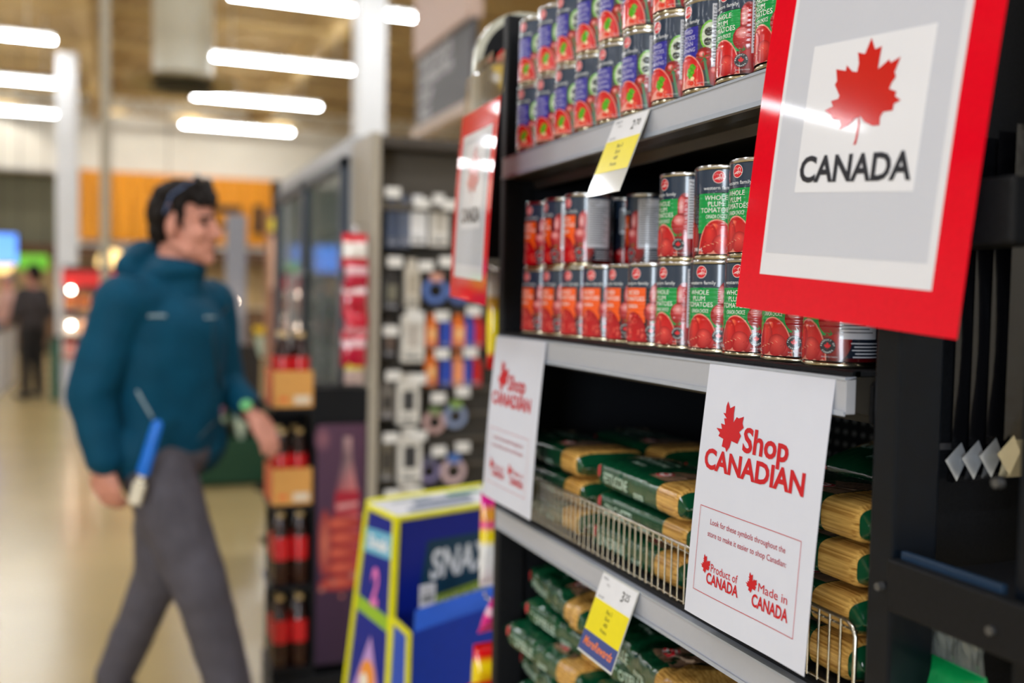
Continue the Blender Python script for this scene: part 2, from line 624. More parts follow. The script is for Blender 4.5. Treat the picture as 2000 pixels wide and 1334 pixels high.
# round duct with diffuser, columns, pole
m_duct = mat('white_painted_duct', S(232, 230, 214), rough=.45, var=.03)
dt = thing('ceiling_duct', 'white round ventilation duct hanging from the ceiling', 'duct', (.80, 14.9, 4.27))
MB().lathe([(.40, .14), (.405, 1.0), (.415, 1.0), (.415, 1.05), (.405, 1.05), (.405, 2.0)], 40).build('pipe', m_duct, dt, smooth=.6)
MB().lathe([(.41, .16), (.62, .10), (.80, .05), (.81, .03), (.60, .07), (.40, .12)], 40).build('flange', mat('duct_flange', S(176, 160, 120), rough=.5), dt, smooth=.6)
dg_ = MB()
for r in (.10, .19, .28, .36):
    dg_.lathe([(r, .05 - r * .05), (r + .055, -.03 + (.36 - r) * -.1), (r + .065, -.02 + (.36 - r) * -.1), (r + .012, .07)], 32)
dg_.build('diffuser_cone', mat('dark_duct_grille', S(84, 80, 66), rough=.5), dt, smooth=.8)
def column(label, x, y, w, z1=6.2, m=m_col):
    t = thing('column', label, 'column', (x, y, 0))
    MB().box(-w / 2, w / 2, -w / 2, w / 2, 0, z1).build('shaft', m, t, bevel=.015)
    MB().box(-w / 2 - .03, w / 2 + .03, -w / 2 - .03, w / 2 + .03, 0, .15).build('base', m, t, bevel=.01)
column('square white column rising above the glass door cooler', 2.42, 10.42, .30)
column('white column at the checkouts on the left', -.76, 16.4, .29, 4.9)
column('thin grey pole left of the walking man', -.14, 9.84, .085, 6.2, mat('grey_pole_paint', S(170, 160, 140), rough=.5))

# globe pendants over the far counter
m_globe = mat('lit_amber_globe', S(240, 210, 140), rough=.4, emit=S(255, 214, 140), estr=2.2)
for k, (x, lab) in enumerate(((-2.35, 'glowing amber globe pendant beside the blue screen'), (-.2, 'glowing amber globe pendant behind the man\'s hood'), (.95, 'glowing amber globe pendant behind the man\'s face'))):
    t = thing('globe_pendant', lab, 'pendant lamp', (x, 23.2, 1.98), 0, 'amber globe pendants')
    MB().ball((0, 0, 0), .30, 24, 16).build('globe', m_globe, t, smooth=3.2)
    MB().cyl((0, 0, .28), (0, 0, .36), .07, n=16).build('cap', m_black, t, smooth=.7)
    MB().cyl((0, 0, .36), (0, 0, 4.215), .008, n=6).build('cord', m_black, t)

# blue screen, green sign
t = thing('screen', 'bright blue menu screen at the far left edge', 'screen', (-2.75, 22.0, 1.86))
MB().box(-.85, .85, 0, .06, 0, .62).build('housing', m_black, t, bevel=.01)
MB().box(-.82, .82, -.006, .0, .02, .60).build('display', mat('blue_display', S(60, 120, 230), rough=.2, emit=S(84, 150, 255), estr=1.6), t)
MB().cyl((0, .03, .6), (0, .03, 4.335), .025, n=10).build('mount_pole', m_black, t)
t = thing('hanging_sign', 'small bright green sign hanging over the checkouts', 'sign', (-1.42, 19.0, 1.72))
MB().box(-.24, .24, -.02, .02, 0, .26).build('board', mat('bright_green_board', S(120, 210, 50), rough=.4, emit=S(120, 220, 40), estr=.25), t, bevel=.01)
MB().cyl((-.2, 0, .26), (-.2, 0, 4.475), .006, n=6).build('wire', m_black, t)
MB().cyl((.2, 0, .26), (.2, 0, 4.475), .006, n=6).build('wire', m_black, t)

# ------------------------------------------------------------------ main shelf unit (end cap)
Y0, Y1 = .715, 1.585            # shelf span
ZS = [1.667, 1.3685, 1.072, .735]
XB = 1.10
gon = thing('shelf_unit', 'black metal store shelf unit with grey price rails', 'shelf unit', (.6, 1.15, 0))
GO = Vector((.6, 1.15, 0))
def G(mb, name, m, parent=gon, **k):
    for i, p in enumerate(mb.v):
        mb.v[i] = p - GO
    return mb.build(name, m, parent, **k)
# pegboard back; perforations painted as pale dots for light coming through from behind
m_peg = mat('black_pegboard', S(20, 22, 27), rough=.5, var=.2, nscale=120)
def peg_nodes(m, pitch, rad, colr):
    N, L = m.node_tree.nodes, m.node_tree.links
    p = N['Principled BSDF']
    old = p.inputs['Base Color'].links[0].from_socket
    tc = N.new('ShaderNodeTexCoord')
    sx = N.new('ShaderNodeSeparateXYZ')
    L.new(tc.outputs['Object'], sx.inputs[0])
    def mth(op, a, b=None):
        n = N.new('ShaderNodeMath')
        n.operation = op
        for i, q in enumerate((a, b)):
            if q is None:
                continue
            if isinstance(q, (int, float)):
                n.inputs[i].default_value = q
            else:
                L.new(q, n.inputs[i])
        return n.outputs[0]
    def cell(o):
        a = mth('MULTIPLY', o, 1 / pitch)
        a = mth('FRACT', a)
        a = mth('SUBTRACT', a, .5)
        return mth('MULTIPLY', a, a)
    d = mth('ADD', cell(sx.outputs['Y']), cell(sx.outputs['Z']))
    hole = mth('LESS_THAN', d, (rad / pitch) ** 2)
    mx = N.new('ShaderNodeMix')
    mx.data_type = 'RGBA'
    L.new(hole, mx.inputs[0])
    L.new(old, mx.inputs[6])
    mx.inputs[7].default_value = colr
    L.new(mx.outputs[2], p.inputs['Base Color'])
peg_nodes(m_peg, .0205, .0042, S(150, 152, 156))
G(MB().box(XB, XB + .02, Y0 - .06, Y1 + .07, .1, 2.02), 'back_panel', m_peg)
for (a, b, nm) in ((.655, .684, 'r'), (1.588, 1.612, 'l')):
    G(MB().box(.606, .655, a, b, 0, 1.905 if nm == 'l' else 2.02), 'upright', m_blackgloss if nm == 'r' else m_black, bevel=.003)
    G(MB().box(XB - .05, XB, a, b, 0, 2.02), 'rear_upright', m_black, bevel=.003)
G(MB().box((.655), XB, 1.60, 1.61, .05, 1.90), 'side_panel', m_black, bevel=.002)
G(MB().box(.655, XB, .690, .696, .05, 2.0), 'side_panel', m_black, bevel=.002)
m_deckmat = mat('ribbed_black_shelf_mat', S(30, 31, 34), rough=.55, var=.4, nscale=900, bump=.3)
m_under = mat('dark_shelf_underside', S(58, 54, 48), rough=.4, var=.1)
for i, z in enumerate(ZS):
    sh = G(MB().box(.612, XB, Y0, Y1, z - .004, z), 'shelf', m_deckmat)
    pan = MB()
    pan.box(.64, XB, Y0, Y1, z - .012, z - .0045)
    # front channel: folded profile seen from below
    pan.prism([(.612, z - .005), (.612, z - .036), (.630, z - .040), (.655, z - .040), (.660, z - .052), (.668, z - .052), (.668, z - .012), (.640, z - .012), (.640, z - .005)], Y0, Y1, 'y')
    G(pan, 'front_channel', m_under, sh)
    G(MB().prism([(.6085, z - .0005), (.612, z + .0008), (.618, z + .0008), (.618, z - .004), (.6085, z - .004)], Y0, Y1, 'y'), 'edge_lip', m_black, sh)
    # price rail with lips
    G(MB().prism([(.6005, z - .0065), (.6115, z - .0045), (.6115, z - .038), (.6005, z - .038)], Y0 - .002, Y1 + .004, 'y'), 'price_rail', m_rail, sh, bevel=.0006)
    G(MB().prism([(.5988, z - .0045), (.6110, z - .0045), (.6110, z - .0068), (.5992, z - .0072)], Y0 - .002, Y1 + .004, 'y'), 'rail_lip', m_raillip, sh)
    G(MB().prism([(.5985, z - .0345), (.6004, z - .0360), (.6004, z - .0395), (.5990, z - .0395)], Y0 - .002, Y1 + .004, 'y'), 'rail_lip', m_raillip, sh)
    for yb in (Y0 - .012, Y1 + .002):
        arm = MB().prism([(.632, z - .004), (XB, z - .004), (XB, z - .10), (XB - .05, z - .10), (.70, z - .045), (.632, z - .052), (.622, z - .045), (.622, z - .012)], yb, yb + .004, 'y')
        G(arm, 'bracket', m_black, sh)
# base deck (closed kick plate)
G(MB().box(.60, XB, Y0 - .06, Y1 + .05, .02, .16), 'base_deck', m_black, bevel=.004)

# ------------------------------------------------------------------ cans
CR, CH = .0363, .1075
SLATE, SLATE2 = S(42, 56, 76), S(26, 34, 48)
def can_body():
    r = CR
    prof = [(0, .004), (r - .004, .004), (r - .0025, 0), (r - .0005, .0004), (r + .0004, .0022), (r - .0002, .0042), (r - .0012, .0052), (r - .0012, CH - .0052), (r - .0002, CH - .0042), (r + .0004, CH - .0022), (r - .0005, CH - .0004), (r - .0025, CH), (r - .0035, CH - .0035), (r - .006, CH - .004), (r - .008, CH - .0033), (0, CH - .0033)]
    return prof
def label_profile():
    pts = []
    z = .0056
    while z < CH - .0056:
        rr = CR - .0006
        if .035 < z < .078:
            rr += .00035 * math.sin((z - .035) * 2 * PI / .0052)
        pts.append((rr, z))
        z += .0011
    return pts
def wrap(x, y, l):
    a = x / CR
    r = CR - .0001 + .00016 * l
    if .036 < y < .077:
        r += .00030 * math.sin((y - .036) * 2 * PI / .0052)
    return Vector((-r * math.cos(a), -r * math.sin(a), y))
mm = .001
def tomato(A, cx, cy, rx, ry, lay, base=S(205, 20, 26), edge=S(120, 4, 12), hl=True):
    A.ell(cx * mm, cy * mm, rx * mm, ry * mm, base, lay, edge=edge, hx=-.15, hy=.2)
    if hl:
        A.ell((cx - rx * .3) * mm, (cy + ry * .42) * mm, rx * .30 * mm, ry * .26 * mm, S(250, 190, 185), lay + .5, edge=S(220, 60, 60), n=14)
def can_art(kind):
    A = Art()
    zb, zt = 5.7 * mm, (107.5 - 5.7) * mm
    # wrap-around ground: slate top, red fruit below
    n = 40
    C2 = 2 * PI * CR
    A.rect(-C2 / 2, C2 / 2, zb, zt, SLATE2, 0)
    rnd = random.Random(5)
    for cx, cy, rx, ry in ((-40, 24, 15, 22), (-62, 30, 16, 24), (-84, 20, 15, 16), (-104, 26, 14, 20), (104, 24, 14, 20), (88, 18, 13, 13)):
        tomato(A, cx, cy, rx, ry - 1, 1)
    A.rect(-C2 / 2, C2 / 2, zb, 9 * mm, S(70, 6, 10), .8)
    A.rect(-C2 / 2, C2 / 2, 75.5 * mm, zt, SLATE, 2)
    # right-hand fruit
    if kind == 'italian':
        A.rect(14 * mm, 36 * mm, zb, 75 * mm, S(60, 66, 70), 1)
        for k, (cx, cy) in enumerate(((32, 63),)):
            A.ell(cx * mm, cy * mm, 12.5 * mm, 17 * mm, S(70, 150, 40), 2, edge=S(120, 190, 60))
            A.ell(cx * mm, cy * mm, 10.3 * mm, 14.5 * mm, S(225, 230, 215), 2.4, edge=S(205, 215, 190))
            A.ell((cx - 2) * mm, (cy + 4) * mm, 5 * mm, 5 * mm, S(30, 40, 36), 2.7)
            A.ell((cx - 3) * mm, (cy - 7) * mm, 4.5 * mm, 4.5 * mm, S(34, 42, 38), 2.7)
            A.ell((cx + 6) * mm, (cy - 1) * mm, 3 * mm, 6 * mm, S(40, 52, 44), 2.7)
        tomato(A, 41, 18, 13, 13, 2.6)
        tomato(A, 26, 37, 12, 13, 3)
        for k in range(5):
            a = .4 + k * 1.25
            A.poly([(25 * mm, 38 * mm), (25 * mm + 8 * mm * math.cos(a), 38 * mm + 8 * mm * math.sin(a)), (25 * mm + 3 * mm * math.cos(a + .5), 38 * mm + 3 * mm * math.sin(a + .5))], S(40, 110, 60), 4)
        A.poly([(24 * mm, 38 * mm), (27 * mm, 38 * mm), (33 * mm, 8 * mm), (30 * mm, 8 * mm)], S(70, 130, 90), 3.8)
    else:
        tomato(A, 31, 27, 14, 21, 2, S(190, 16, 24), S(110, 2, 10))
        tomato(A, 30, 65, 10, 17, 2.2, S(196, 22, 32), S(140, 10, 20))
        A.ell(25.5 * mm, 66 * mm, 4 * mm, 12 * mm, S(246, 205, 205), 2.8, edge=S(206, 60, 70))
        tomato(A, 26, 44, 13, 13.5, 3, S(206, 60, 64), S(150, 16, 26))
        A.ell(23 * mm, 49 * mm, 7 * mm, 6 * mm, S(244, 180, 178), 3.7, edge=S(210, 78, 80))
        for k in range(4):
            a = .9 + k * .9
            A.poly([(26 * mm, 30 * mm), (26 * mm + 7 * mm * math.cos(a), 31 * mm + 5 * mm * math.sin(a)), (27.5 * mm, 31.5 * mm)], S(52, 120, 52), 4)
    # coloured name panel
    if kind == 'plum':
        pc, x0, x1 = S(0, 152, 70), -26, 21
    elif kind == 'diced':
        pc, x0, x1 = S(246, 92, 24), -26, 15
    else:
        pc, x0, x1 = S(46, 42, 152), -26, 17
    A.rect(x0 * mm, x1 * mm, 30 * mm, 75 * mm, pc, 2.5)
    tx = S(244, 246, 240)
    if kind == 'plum':
        A.text('WHOLE', -3 * mm, 67.2 * mm, 5.2 * mm, tx, 5, bold=.0)
        A.text('PLUM', -3 * mm, 60.2 * mm, 5.2 * mm, tx, 5, bold=.0)
        A.text('TOMATOES', -3 * mm, 53.2 * mm, 5.2 * mm, tx, 5, w=37 * mm, bold=.0)
        A.text('CANADA CHOICE', -2 * mm, 46.3 * mm, 4.4 * mm, tx, 5, w=25 * mm, bold=.0)
    elif kind == 'diced':
        A.text('DICED', -5 * mm, 66.2 * mm, 5.2 * mm, tx, 5, bold=.0)
        A.text('TOMATOES', -4 * mm, 58.2 * mm, 5.2 * mm, tx, 5, w=35 * mm, bold=.0)
        A.text('CANADA', -6 * mm, 49.2 * mm, 4.4 * mm, tx, 5, w=20 * mm, bold=.004)
    else:
        tl = S(208, 204, 244)
        for k, (s_, w_) in enumerate((('STEWED', 23), ('TOMATOES', 30), ('ITALIAN', 24), ('SEASONING', 31))):
            A.text(s_, -2 * mm, (67.6 - k * 6.9) * mm, 4.6 * mm, tl, 5, w=w_ * mm, bold=.0)
    # glass bowl of fruit at the front
    if kind == 'plum':
        A.ell(-1 * mm, 6 * mm, 23.2 * mm, 39.5 * mm, S(230, 150, 130), 4.2, n=28, a0=0, a1=PI)
        A.ell(-1 * mm, 6 * mm, 22 * mm, 38 * mm, S(222, 40, 38), 4.6, edge=S(196, 12, 22), n=28, a0=0, a1=PI, hx=-.1, hy=.45)
        for (cx, cy, rx, ry, c1, c2) in ((-9, 24, 9, 17, S(232, 40, 34), S(176, 6, 20)), (5, 17, 11, 14, S(240, 80, 72), S(170, 6, 22)), (-14, 13, 6, 7.2, S(226, 40, 40), S(150, 4, 16)), (14, 12, 6, 6.2, S(224, 60, 66), S(150, 8, 20)), (4, 9, 7, 3.2, S(246, 130, 110), S(206, 40, 44)), (-4, 37, 5, 4, S(244, 120, 80), S(222, 40, 40))):
            A.ell(cx * mm, max(cy, ry * .0 + cy) * mm, rx * mm, min(ry, cy - 5.8) * mm, c1, 5.2 + .05 * rx, edge=c2, hy=.5)
        for k in range(5):
            A.poly([((-18 + k * 5) * mm, (14 + k * 2) * mm), ((-14 + k * 5) * mm, (15.2 + k * 1.2) * mm), ((-13.5 + k * 5) * mm, (14.4 + k * 1.2) * mm)], S(248, 190, 150), 6.4)
    elif kind == 'diced':
        A.ell(-3 * mm, 6 * mm, 21 * mm, 38 * mm, S(206, 22, 30), 4.5, edge=S(170, 6, 20), n=28, a0=0, a1=PI)
        for k in range(26):
            cx, cy = rnd.uniform(-20, 14), rnd.uniform(9, 40)
            if ((cx + 3) / 20) ** 2 + ((cy - 6) / 37) ** 2 > .86:
                continue
            sz = rnd.uniform(2.6, 4.2)
            a = rnd.uniform(0, 1.5)
            c1 = rnd.choice((S(240, 66, 64), S(226, 34, 46), S(244, 100, 84), S(196, 14, 32)))
            A.poly([((cx + sz * math.cos(a + q)) * mm, max(6, cy + sz * math.sin(a + q)) * mm) for q in (0, 1.5, 3.1, 4.7)], c1, 5 + k * .05, cols=[c1, S(244, 112, 90), c1, S(160, 6, 18)])
    else:
        A.ell(2 * mm, 6 * mm, 24.5 * mm, 38 * mm, S(240, 150, 130), 4.2, n=28, a0=0, a1=PI)
        A.ell(2 * mm, 6 * mm, 23.3 * mm, 36.6 * mm, S(236, 60, 40), 4.6, edge=S(206, 18, 26), n=28, a0=0, a1=PI, hx=.1, hy=.35)
        for k in range(16):
            cx, cy = rnd.uniform(-16, 18), rnd.uniform(9, 34)
            A.ell(cx * mm, cy * mm, 3.4 * mm, 2.6 * mm, rnd.choice((S(246, 110, 80), S(214, 26, 30), S(240, 84, 60))), 5 + .02 * k, n=10, edge=S(222, 40, 36))
        for (cx, cy) in ((6, 26), (10, 23), (8, 19), (12, 28), (5, 22), (10, 30)):
            A.ell(cx * mm, cy * mm, 3.8 * mm, 3.0 * mm, S(120, 200, 40), 5.8, n=9, edge=S(60, 150, 30))
        A.ell(11 * mm, 16 * mm, 3 * mm, 2.4 * mm, S(250, 220, 170), 5.9, n=9)
    # badge: dark disc with a red leaf and lettering
    if kind != 'italian':
        bx, by = 23 * mm, 20 * mm
        A.ell(bx, by, 7.4 * mm, 7.4 * mm, S(38, 42, 50), 6.5)
        A.leaf(bx, by, 3.9 * mm, S(225, 30, 44), 7)
        A.arc_text('PRODUCT OF', bx, by, 5.2 * mm, 1.5 * mm, S(235, 235, 235), 7)
        A.arc_text('CANADA', bx, by, 5.2 * mm, 1.5 * mm, S(235, 235, 235), 7, a_mid=-PI / 2, flip=True)
    A.text('PRODUIT DU CANADA', 25 * mm, 9.2 * mm, 1.3 * mm, S(220, 220, 225), 7, w=15 * mm)
    A.text('398 mL', -25 * mm, 9.4 * mm, 4.0 * mm, S(240, 240, 240), 7, w=15 * mm, bold=.01)
    # brand roundel and lettering
    A.ell(0, 93.2 * mm, 7.3 * mm, 7.3 * mm, S(244, 226, 224), 5)
    A.ell(0, 93.2 * mm, 6.7 * mm, 6.7 * mm, S(214, 30, 44), 5.5)
    wl = S(246, 228, 226)
    for k in range(3):
        A.ring(-2.2 * mm + k * 1.4 * mm, (84.5 - k * .5) * mm, (6.2 + k * 1.4) * mm, (6.8 + k * 1.4) * mm, wl, 6, n=8, a0=1.0 - .05 * k, a1=2.0 - .12 * k)
    A.poly([(0 * mm, 95.4 * mm), (2.6 * mm, 97.6 * mm), (5.1 * mm, 95.6 * mm), (4.5 * mm, 95.4 * mm), (2.6 * mm, 96.8 * mm), (.6 * mm, 95.0 * mm)], wl, 6)
    A.rect(.9 * mm, 1.5 * mm, 93 * mm, 95.4 * mm, wl, 6).rect(3.7 * mm, 4.3 * mm, 93 * mm, 95.6 * mm, wl, 6)
    for k in range(5):
        a = .5 + k * .55
        A.poly([(-2.6 * mm + 1.6 * mm * math.cos(a), 94.4 * mm + 1.6 * mm * math.sin(a)), (-2.6 * mm + 3.4 * mm * math.cos(a), 94.4 * mm + 3.4 * mm * math.sin(a)), (-2.6 * mm + 1.6 * mm * math.cos(a + .16), 94.4 * mm + 1.6 * mm * math.sin(a + .16))], wl, 6)
    A.text('western family', 0, 79.0 * mm, 3.9 * mm, S(238, 240, 242), 5, w=37 * mm, bold=.0)
    # facts panel and small print
    A.rect(33.5 * mm, 71 * mm, 27 * mm, 98 * mm, S(206, 206, 214), 4)
    A.text('Nutrition', 35 * mm, 93 * mm, 3 * mm, S(20, 20, 24), 5, align='l', bold=.01)
    A.text('Valeur', 35 * mm, 88.6 * mm, 3 * mm, S(20, 20, 24), 5, align='l', bold=.01)
    for k in range(17):
        A.rect(35 * mm, (68 - (k * 7 % 11)) * mm, (85.6 - 3.3 * k) * mm, (86.6 - 3.3 * k) * mm, S(70, 70, 78), 5)
    for k in range(5):
        A.rect((44 + (k * 3 % 5)) * mm, 73 * mm, (22.5 - 3.2 * k) * mm, (23.6 - 3.2 * k) * mm, S(200, 200, 206), 5)
    A.rect(84 * mm, 106 * mm, 52 * mm, 90 * mm, S(214, 214, 220), 4)
    for k in range(14):
        A.rect((85 + k * 1.45) * mm, (85.8 + k * 1.45 + .3 * (k % 3)) * mm, 56 * mm, 88 * mm, S(24, 24, 28), 5)
    A.rect(-108 * mm, -70 * mm, 58 * mm, 72 * mm, pc, 4)
    return A
CAN_LABEL = {'plum': ('green panel whole plum tomatoes can', 0), 'diced': ('orange panel diced tomatoes can', 0), 'italian': ('blue panel stewed tomatoes can', 0)}
can_proto = {}
m_gold = mat('lacquered_tin', S(196, 186, 160), rough=.2, metal=1., var=.05, nscale=60)
for kind in ('plum', 'diced', 'italian'):
    t = thing('tomato_can', '-', 'can', (0, 0, -5))
    b = MB().lathe(can_body(), 40).build('tin_body', m_tin, t, smooth=.9)
    lb = MB().lathe(label_profile(), 48)
    lb.col = SLATE2
    lb.c = [SLATE2] * len(lb.v)
    o = lb.build('label_wrap', m_label, t, smooth=3.2)
    can_art(kind).build('label_print', wrap, m_label, o, cut=[(-112 + 4 * k) * mm for k in range(57)], cuty=[(36 + 1.3 * k) * mm for k in range(32)], smooth=True)
    MB().lathe([(CR - .0004, .0002), (CR + .0006, .0020), (CR - .0003, .0045), (CR - .0010, .0052)], 40).build('bottom_seam', m_gold, t, smooth=1.2)
    can_proto[kind] = [t, False]
def put_can(kind, xc, yc, z, off, label, group):
    rz = math.atan2(yc, xc) + math.radians(off)
    p = can_proto[kind]
    if not p[1]:
        p[1] = True
        r = p[0]
        r.location = (xc, yc, z)
        r.rotation_euler = (0, 0, rz)
        r['label'] = label
        r['group'] = group
        return r
    return copy_tree(p[0], (xc, yc, z), (0, 0, rz), label, group)
def can_y(px_left, xc, z):
    pass
KN = {'plum': 'green panelled plum tomato can', 'diced': 'orange panelled diced tomato can', 'italian': 'blue panelled stewed tomato can'}
S2B = [(1.524, 'diced', -53), (1.443, 'diced', -52), (1.368, 'diced', -45), (1.293, 'diced', -40), (1.216, 'diced', -52), (1.149, 'diced', -43), (1.078, 'plum', -50), (1.003, 'plum', -38), (.931, 'plum', -35.6), (.854, 'plum', -41), (.782, 'plum', -56)]
S2BX = [.655, .655, .655, .655, .656, .652, .655, .657, .657, .654, .651]
gB = 'cans in the lower row of the middle shelf'
for i, (y, k, off) in enumerate(S2B):
    put_can(k, S2BX[i], y, ZS[1] + .0006, off, '%s, %s from the left in the middle shelf\'s bottom row' % (KN[k], ORD[i]), gB)
S2T = [(.655, 1.518, 'diced', -54), (.655, 1.440, 'diced', -66), (.655, 1.362, 'diced', -56), (.735, 1.462, 'diced', -112), (.735, 1.388, 'diced', -150), (.732, 1.312, 'diced', -80), (.655, 1.077, 'plum', -54), (.657, .999, 'plum', -12.5), (.656, .925, 'plum', -47)]
gT = 'cans in the upper row of the middle shelf'
for i, (x, y, k, off) in enumerate(S2T):
    put_can(k, x, y, ZS[1] + CH + .0008, off, '%s, %s from the left in the middle shelf\'s top row' % (KN[k], ORD[i]), gT)
for i, (x, y) in enumerate(((.735, 1.462), (.735, 1.388), (.732, 1.312))):
    put_can('diced', x, y, ZS[1] + .0006, -60, 'orange panelled diced tomato can in the back row, under %s back can' % ('the first', 'the middle', 'the last')[i], 'back row cans of the middle shelf')
S1B = [(1.539, 'italian', -55), (1.459, 'italian', -53), (1.386, 'italian', -56), (1.313, 'italian', -57), (1.240, 'italian', -53), (1.167, 'italian', -54), (1.086, 'italian', -56.5), (1.012, 'italian', -58.7), (.942, 'plum', -50), (.869, 'plum', -55), (.796, 'plum', -50)]
for i, (y, k, off) in enumerate(S1B):
    put_can(k, .645, y, ZS[0] + .0006, off, '%s, %s from the left in the top shelf\'s bottom row' % (KN[k], ORD[i]), 'cans in the lower row of the top shelf')
S1T = [(1.535, -55), (1.455, -53), (1.384, -57), (1.311, -54), (1.238, -55), (1.168, -52), (1.088, -55), (1.014, -56), (.941, -54)]
for i, (y, off) in enumerate(S1T):
    put_can('italian', .645, y, ZS[0] + CH + .0008, off, 'blue panelled stewed tomato can, %s from the left in the topmost row' % ORD[i], 'cans in the upper row of the top shelf')
# ------------------------------------------------------------------ pasta packs
PGREEN, PDARK = S(10, 72, 44), S(6, 40, 28)
def make_pack(name, title, L, wd, h, amp, seed, sub='pasta', bend=0.):
    """long plastic bag of pasta lying flat: film, clear window with strands, end seals, print"""
    ox = seed * 7.3
    def hf(x):
        e = min(x, L - x)
        return max(.06, min(1, (e - .006) / .020)) ** .5 if e > .006 else .06
    def wf(x):
        e = min(x, L - x)
        return 1 - .10 * max(0, 1 - e / .03)
    def nz(x, y):
        if amp > .003:      # sharp creases of a crumpled bag
            a = 1 - 2.4 * abs(noise.noise(Vector((x * 26 + ox, y * 30 + x * 8, seed))))
            b = 1 - 2.4 * abs(noise.noise(Vector((x * 60 - y * 25, y * 62 + ox, seed + 4))))
            return amp * (.75 * a + .5 * b - .4)
        return amp * (noise.noise(Vector((x * 42 + ox, y * 42, seed))) + .6 * noise.noise(Vector((x * 95, y * 95 + ox, seed))))
    def sag(x):
        return bend * ((x / L - .5) ** 2 - .25)
    def top(x, y):
        q = min(1, abs(2 * y / (wd * wf(x))))
        zc = (1 - q ** 4) ** .25
        return h / 2 + h / 2 * hf(x) * zc + nz(x, y) * zc * hf(x) + sag(x)
    def front(x, z):
        zz = (z - h / 2 - sag(x)) / (h / 2 * max(.2, hf(x)))
        return -wd / 2 * wf(x) * (1 - min(1, abs(zz)) ** 4) ** .25
    t = thing('pasta_pack', '-', 'pasta pack', (0, 0, -5))
    NX, NA = 84, 36
    film, win = MB(), MB()
    P, Cc = [], []
    for i in range(NX + 1):
        x = L * i / NX
        for k in range(NA):
            a = 2 * PI * k / NA
            ca, sa = math.cos(a), math.sin(a)
            y = wd / 2 * wf(x) * math.copysign(abs(ca) ** .5, ca)
            zc = math.copysign(abs(sa) ** .5, sa)
            z = h / 2 + h / 2 * hf(x) * zc + (nz(x, y) * zc * hf(x) if zc > 0 else 0) + sag(x)
            y += .5 * nz(x + 3, z) * abs(ca)
            P.append((x, y, z))
            Cc.append(PGREEN)
    F = []
    W = []
    for i in range(NX):
        xm = L * (i + .5) / NX
        for k in range(NA):
            k2 = (k + 1) % NA
            f = (i * NA + k, i * NA + k2, (i + 1) * NA + k2, (i + 1) * NA + k)
            (W if .735 * L < xm < .925 * L else F).append(f)
    F += [tuple(range(NA - 1, -1, -1)), tuple(range(NX * NA, NX * NA + NA))]
    film.col = PGREEN
    film.add(P, F)
    win.add(P, W)
    fo = film.build('film', m_film if amp < .003 else m_crump, t, smooth=3.2)
    win.build('pasta_window', m_pasta, t, smooth=3.2)
    for nm, x0, sgn in (('end_seal', 0, -1), ('end_seal', L, 1)):
        sl = MB()
        n = 14
        vs, fs = [], []
        for j in range(3):
            for k in range(n + 1):
                y = wd * .44 * (2 * k / n - 1)
                vs.append((x0 + sgn * (.0 + .0035 * j), y, h / 2 + sag(x0) + .0016 * (1 if k % 2 else -1) + .003 * math.sin(k * .9 + seed)))
        for j in range(2):
            for k in range(n):
                fs.append((j * (n + 1) + k, j * (n + 1) + k + 1, (j + 1) * (n + 1) + k + 1, (j + 1) * (n + 1) + k))
        sl.col = S(20, 70, 48) if sgn < 0 else S(150, 160, 150)
        sl.add(vs, fs)
        sl.build(nm, m_film, t)
    A = Art()
    b0 = .50 * L
    A.poly([(b0 + .012, -wd * .36), (.735 * L, -wd * .36), (.735 * L, wd * .40), (b0 + .07, wd * .40), (b0 + .035, wd * .18), (b0 + .012, -.05 * wd)], S(150, 116, 92), 0)
    for k in range(9):
        A.poly([(b0 + .022 + .004 * k, -wd * (.30 - .02 * k)), (.725 * L, -wd * (.16 - .045 * k)), (.725 * L, -wd * (.19 - .045 * k))], (S(88, 60, 44), S(196, 166, 140), S(70, 46, 36))[k % 3], .6)
    A.poly([(.004, -wd * .30), (.012, -wd * .33), (.04, wd * .1), (.085, wd * .40), (.055, wd * .40), (.016, wd * .12)], S(186, 160, 124), .5)
    A.ell(b0 + .026, -wd * .22, .0125, .0125, S(246, 236, 232), 1.5)
    A.ring(b0 + .026, -wd * .22, .0085, .0122, S(212, 40, 50), 2)
    A.leaf(b0 + .026, -wd * .22, .0062, S(206, 30, 44), 2)
    pale = S(196, 222, 206)
    A.text(title, .075, -wd * .02, .0125, pale, 2, w=.085, bold=.012)
    A.text(sub, .085, -wd * .22, .0095, pale, 2, w=.030, bold=.012, shear=.25)
    A.text('authentic recipe', .085, wd * .17, .005, pale, 2, w=.06)
    A.text('western family', .100, wd * .31, .0045, S(220, 226, 222), 2, w=.036)
    A.ell(.100, wd * .41, .007, .005, S(200, 40, 56), 2)
    step = [(.004 + .0055 * k) for k in range(int(L / .0055))]
    A.build('top_print', lambda x, y, l: Vector((x, y, top(x, y) + .0004 + .00025 * l)), m_film, fo, cut=step, cuty=[(-.05 + .008 * k) for k in range(13)], smooth=True)
    A = Art()
    A.text(title, .085, h * .30, .014, pale, 2, w=.075, bold=.014)
    A.text(sub, .155, h * .22, .010, pale, 2, w=.028, bold=.012, shear=.25)
    A.ell(.030, h * .62, .0055, .0085, S(214, 52, 66), 2)
    A.build('side_print', lambda x, y, l: Vector((x, front(x, y) - .0006 - .0002 * l, y)), m_film, fo, cut=step, cuty=[.004 * k for k in range(12)], smooth=True)
    return t
PK = {}
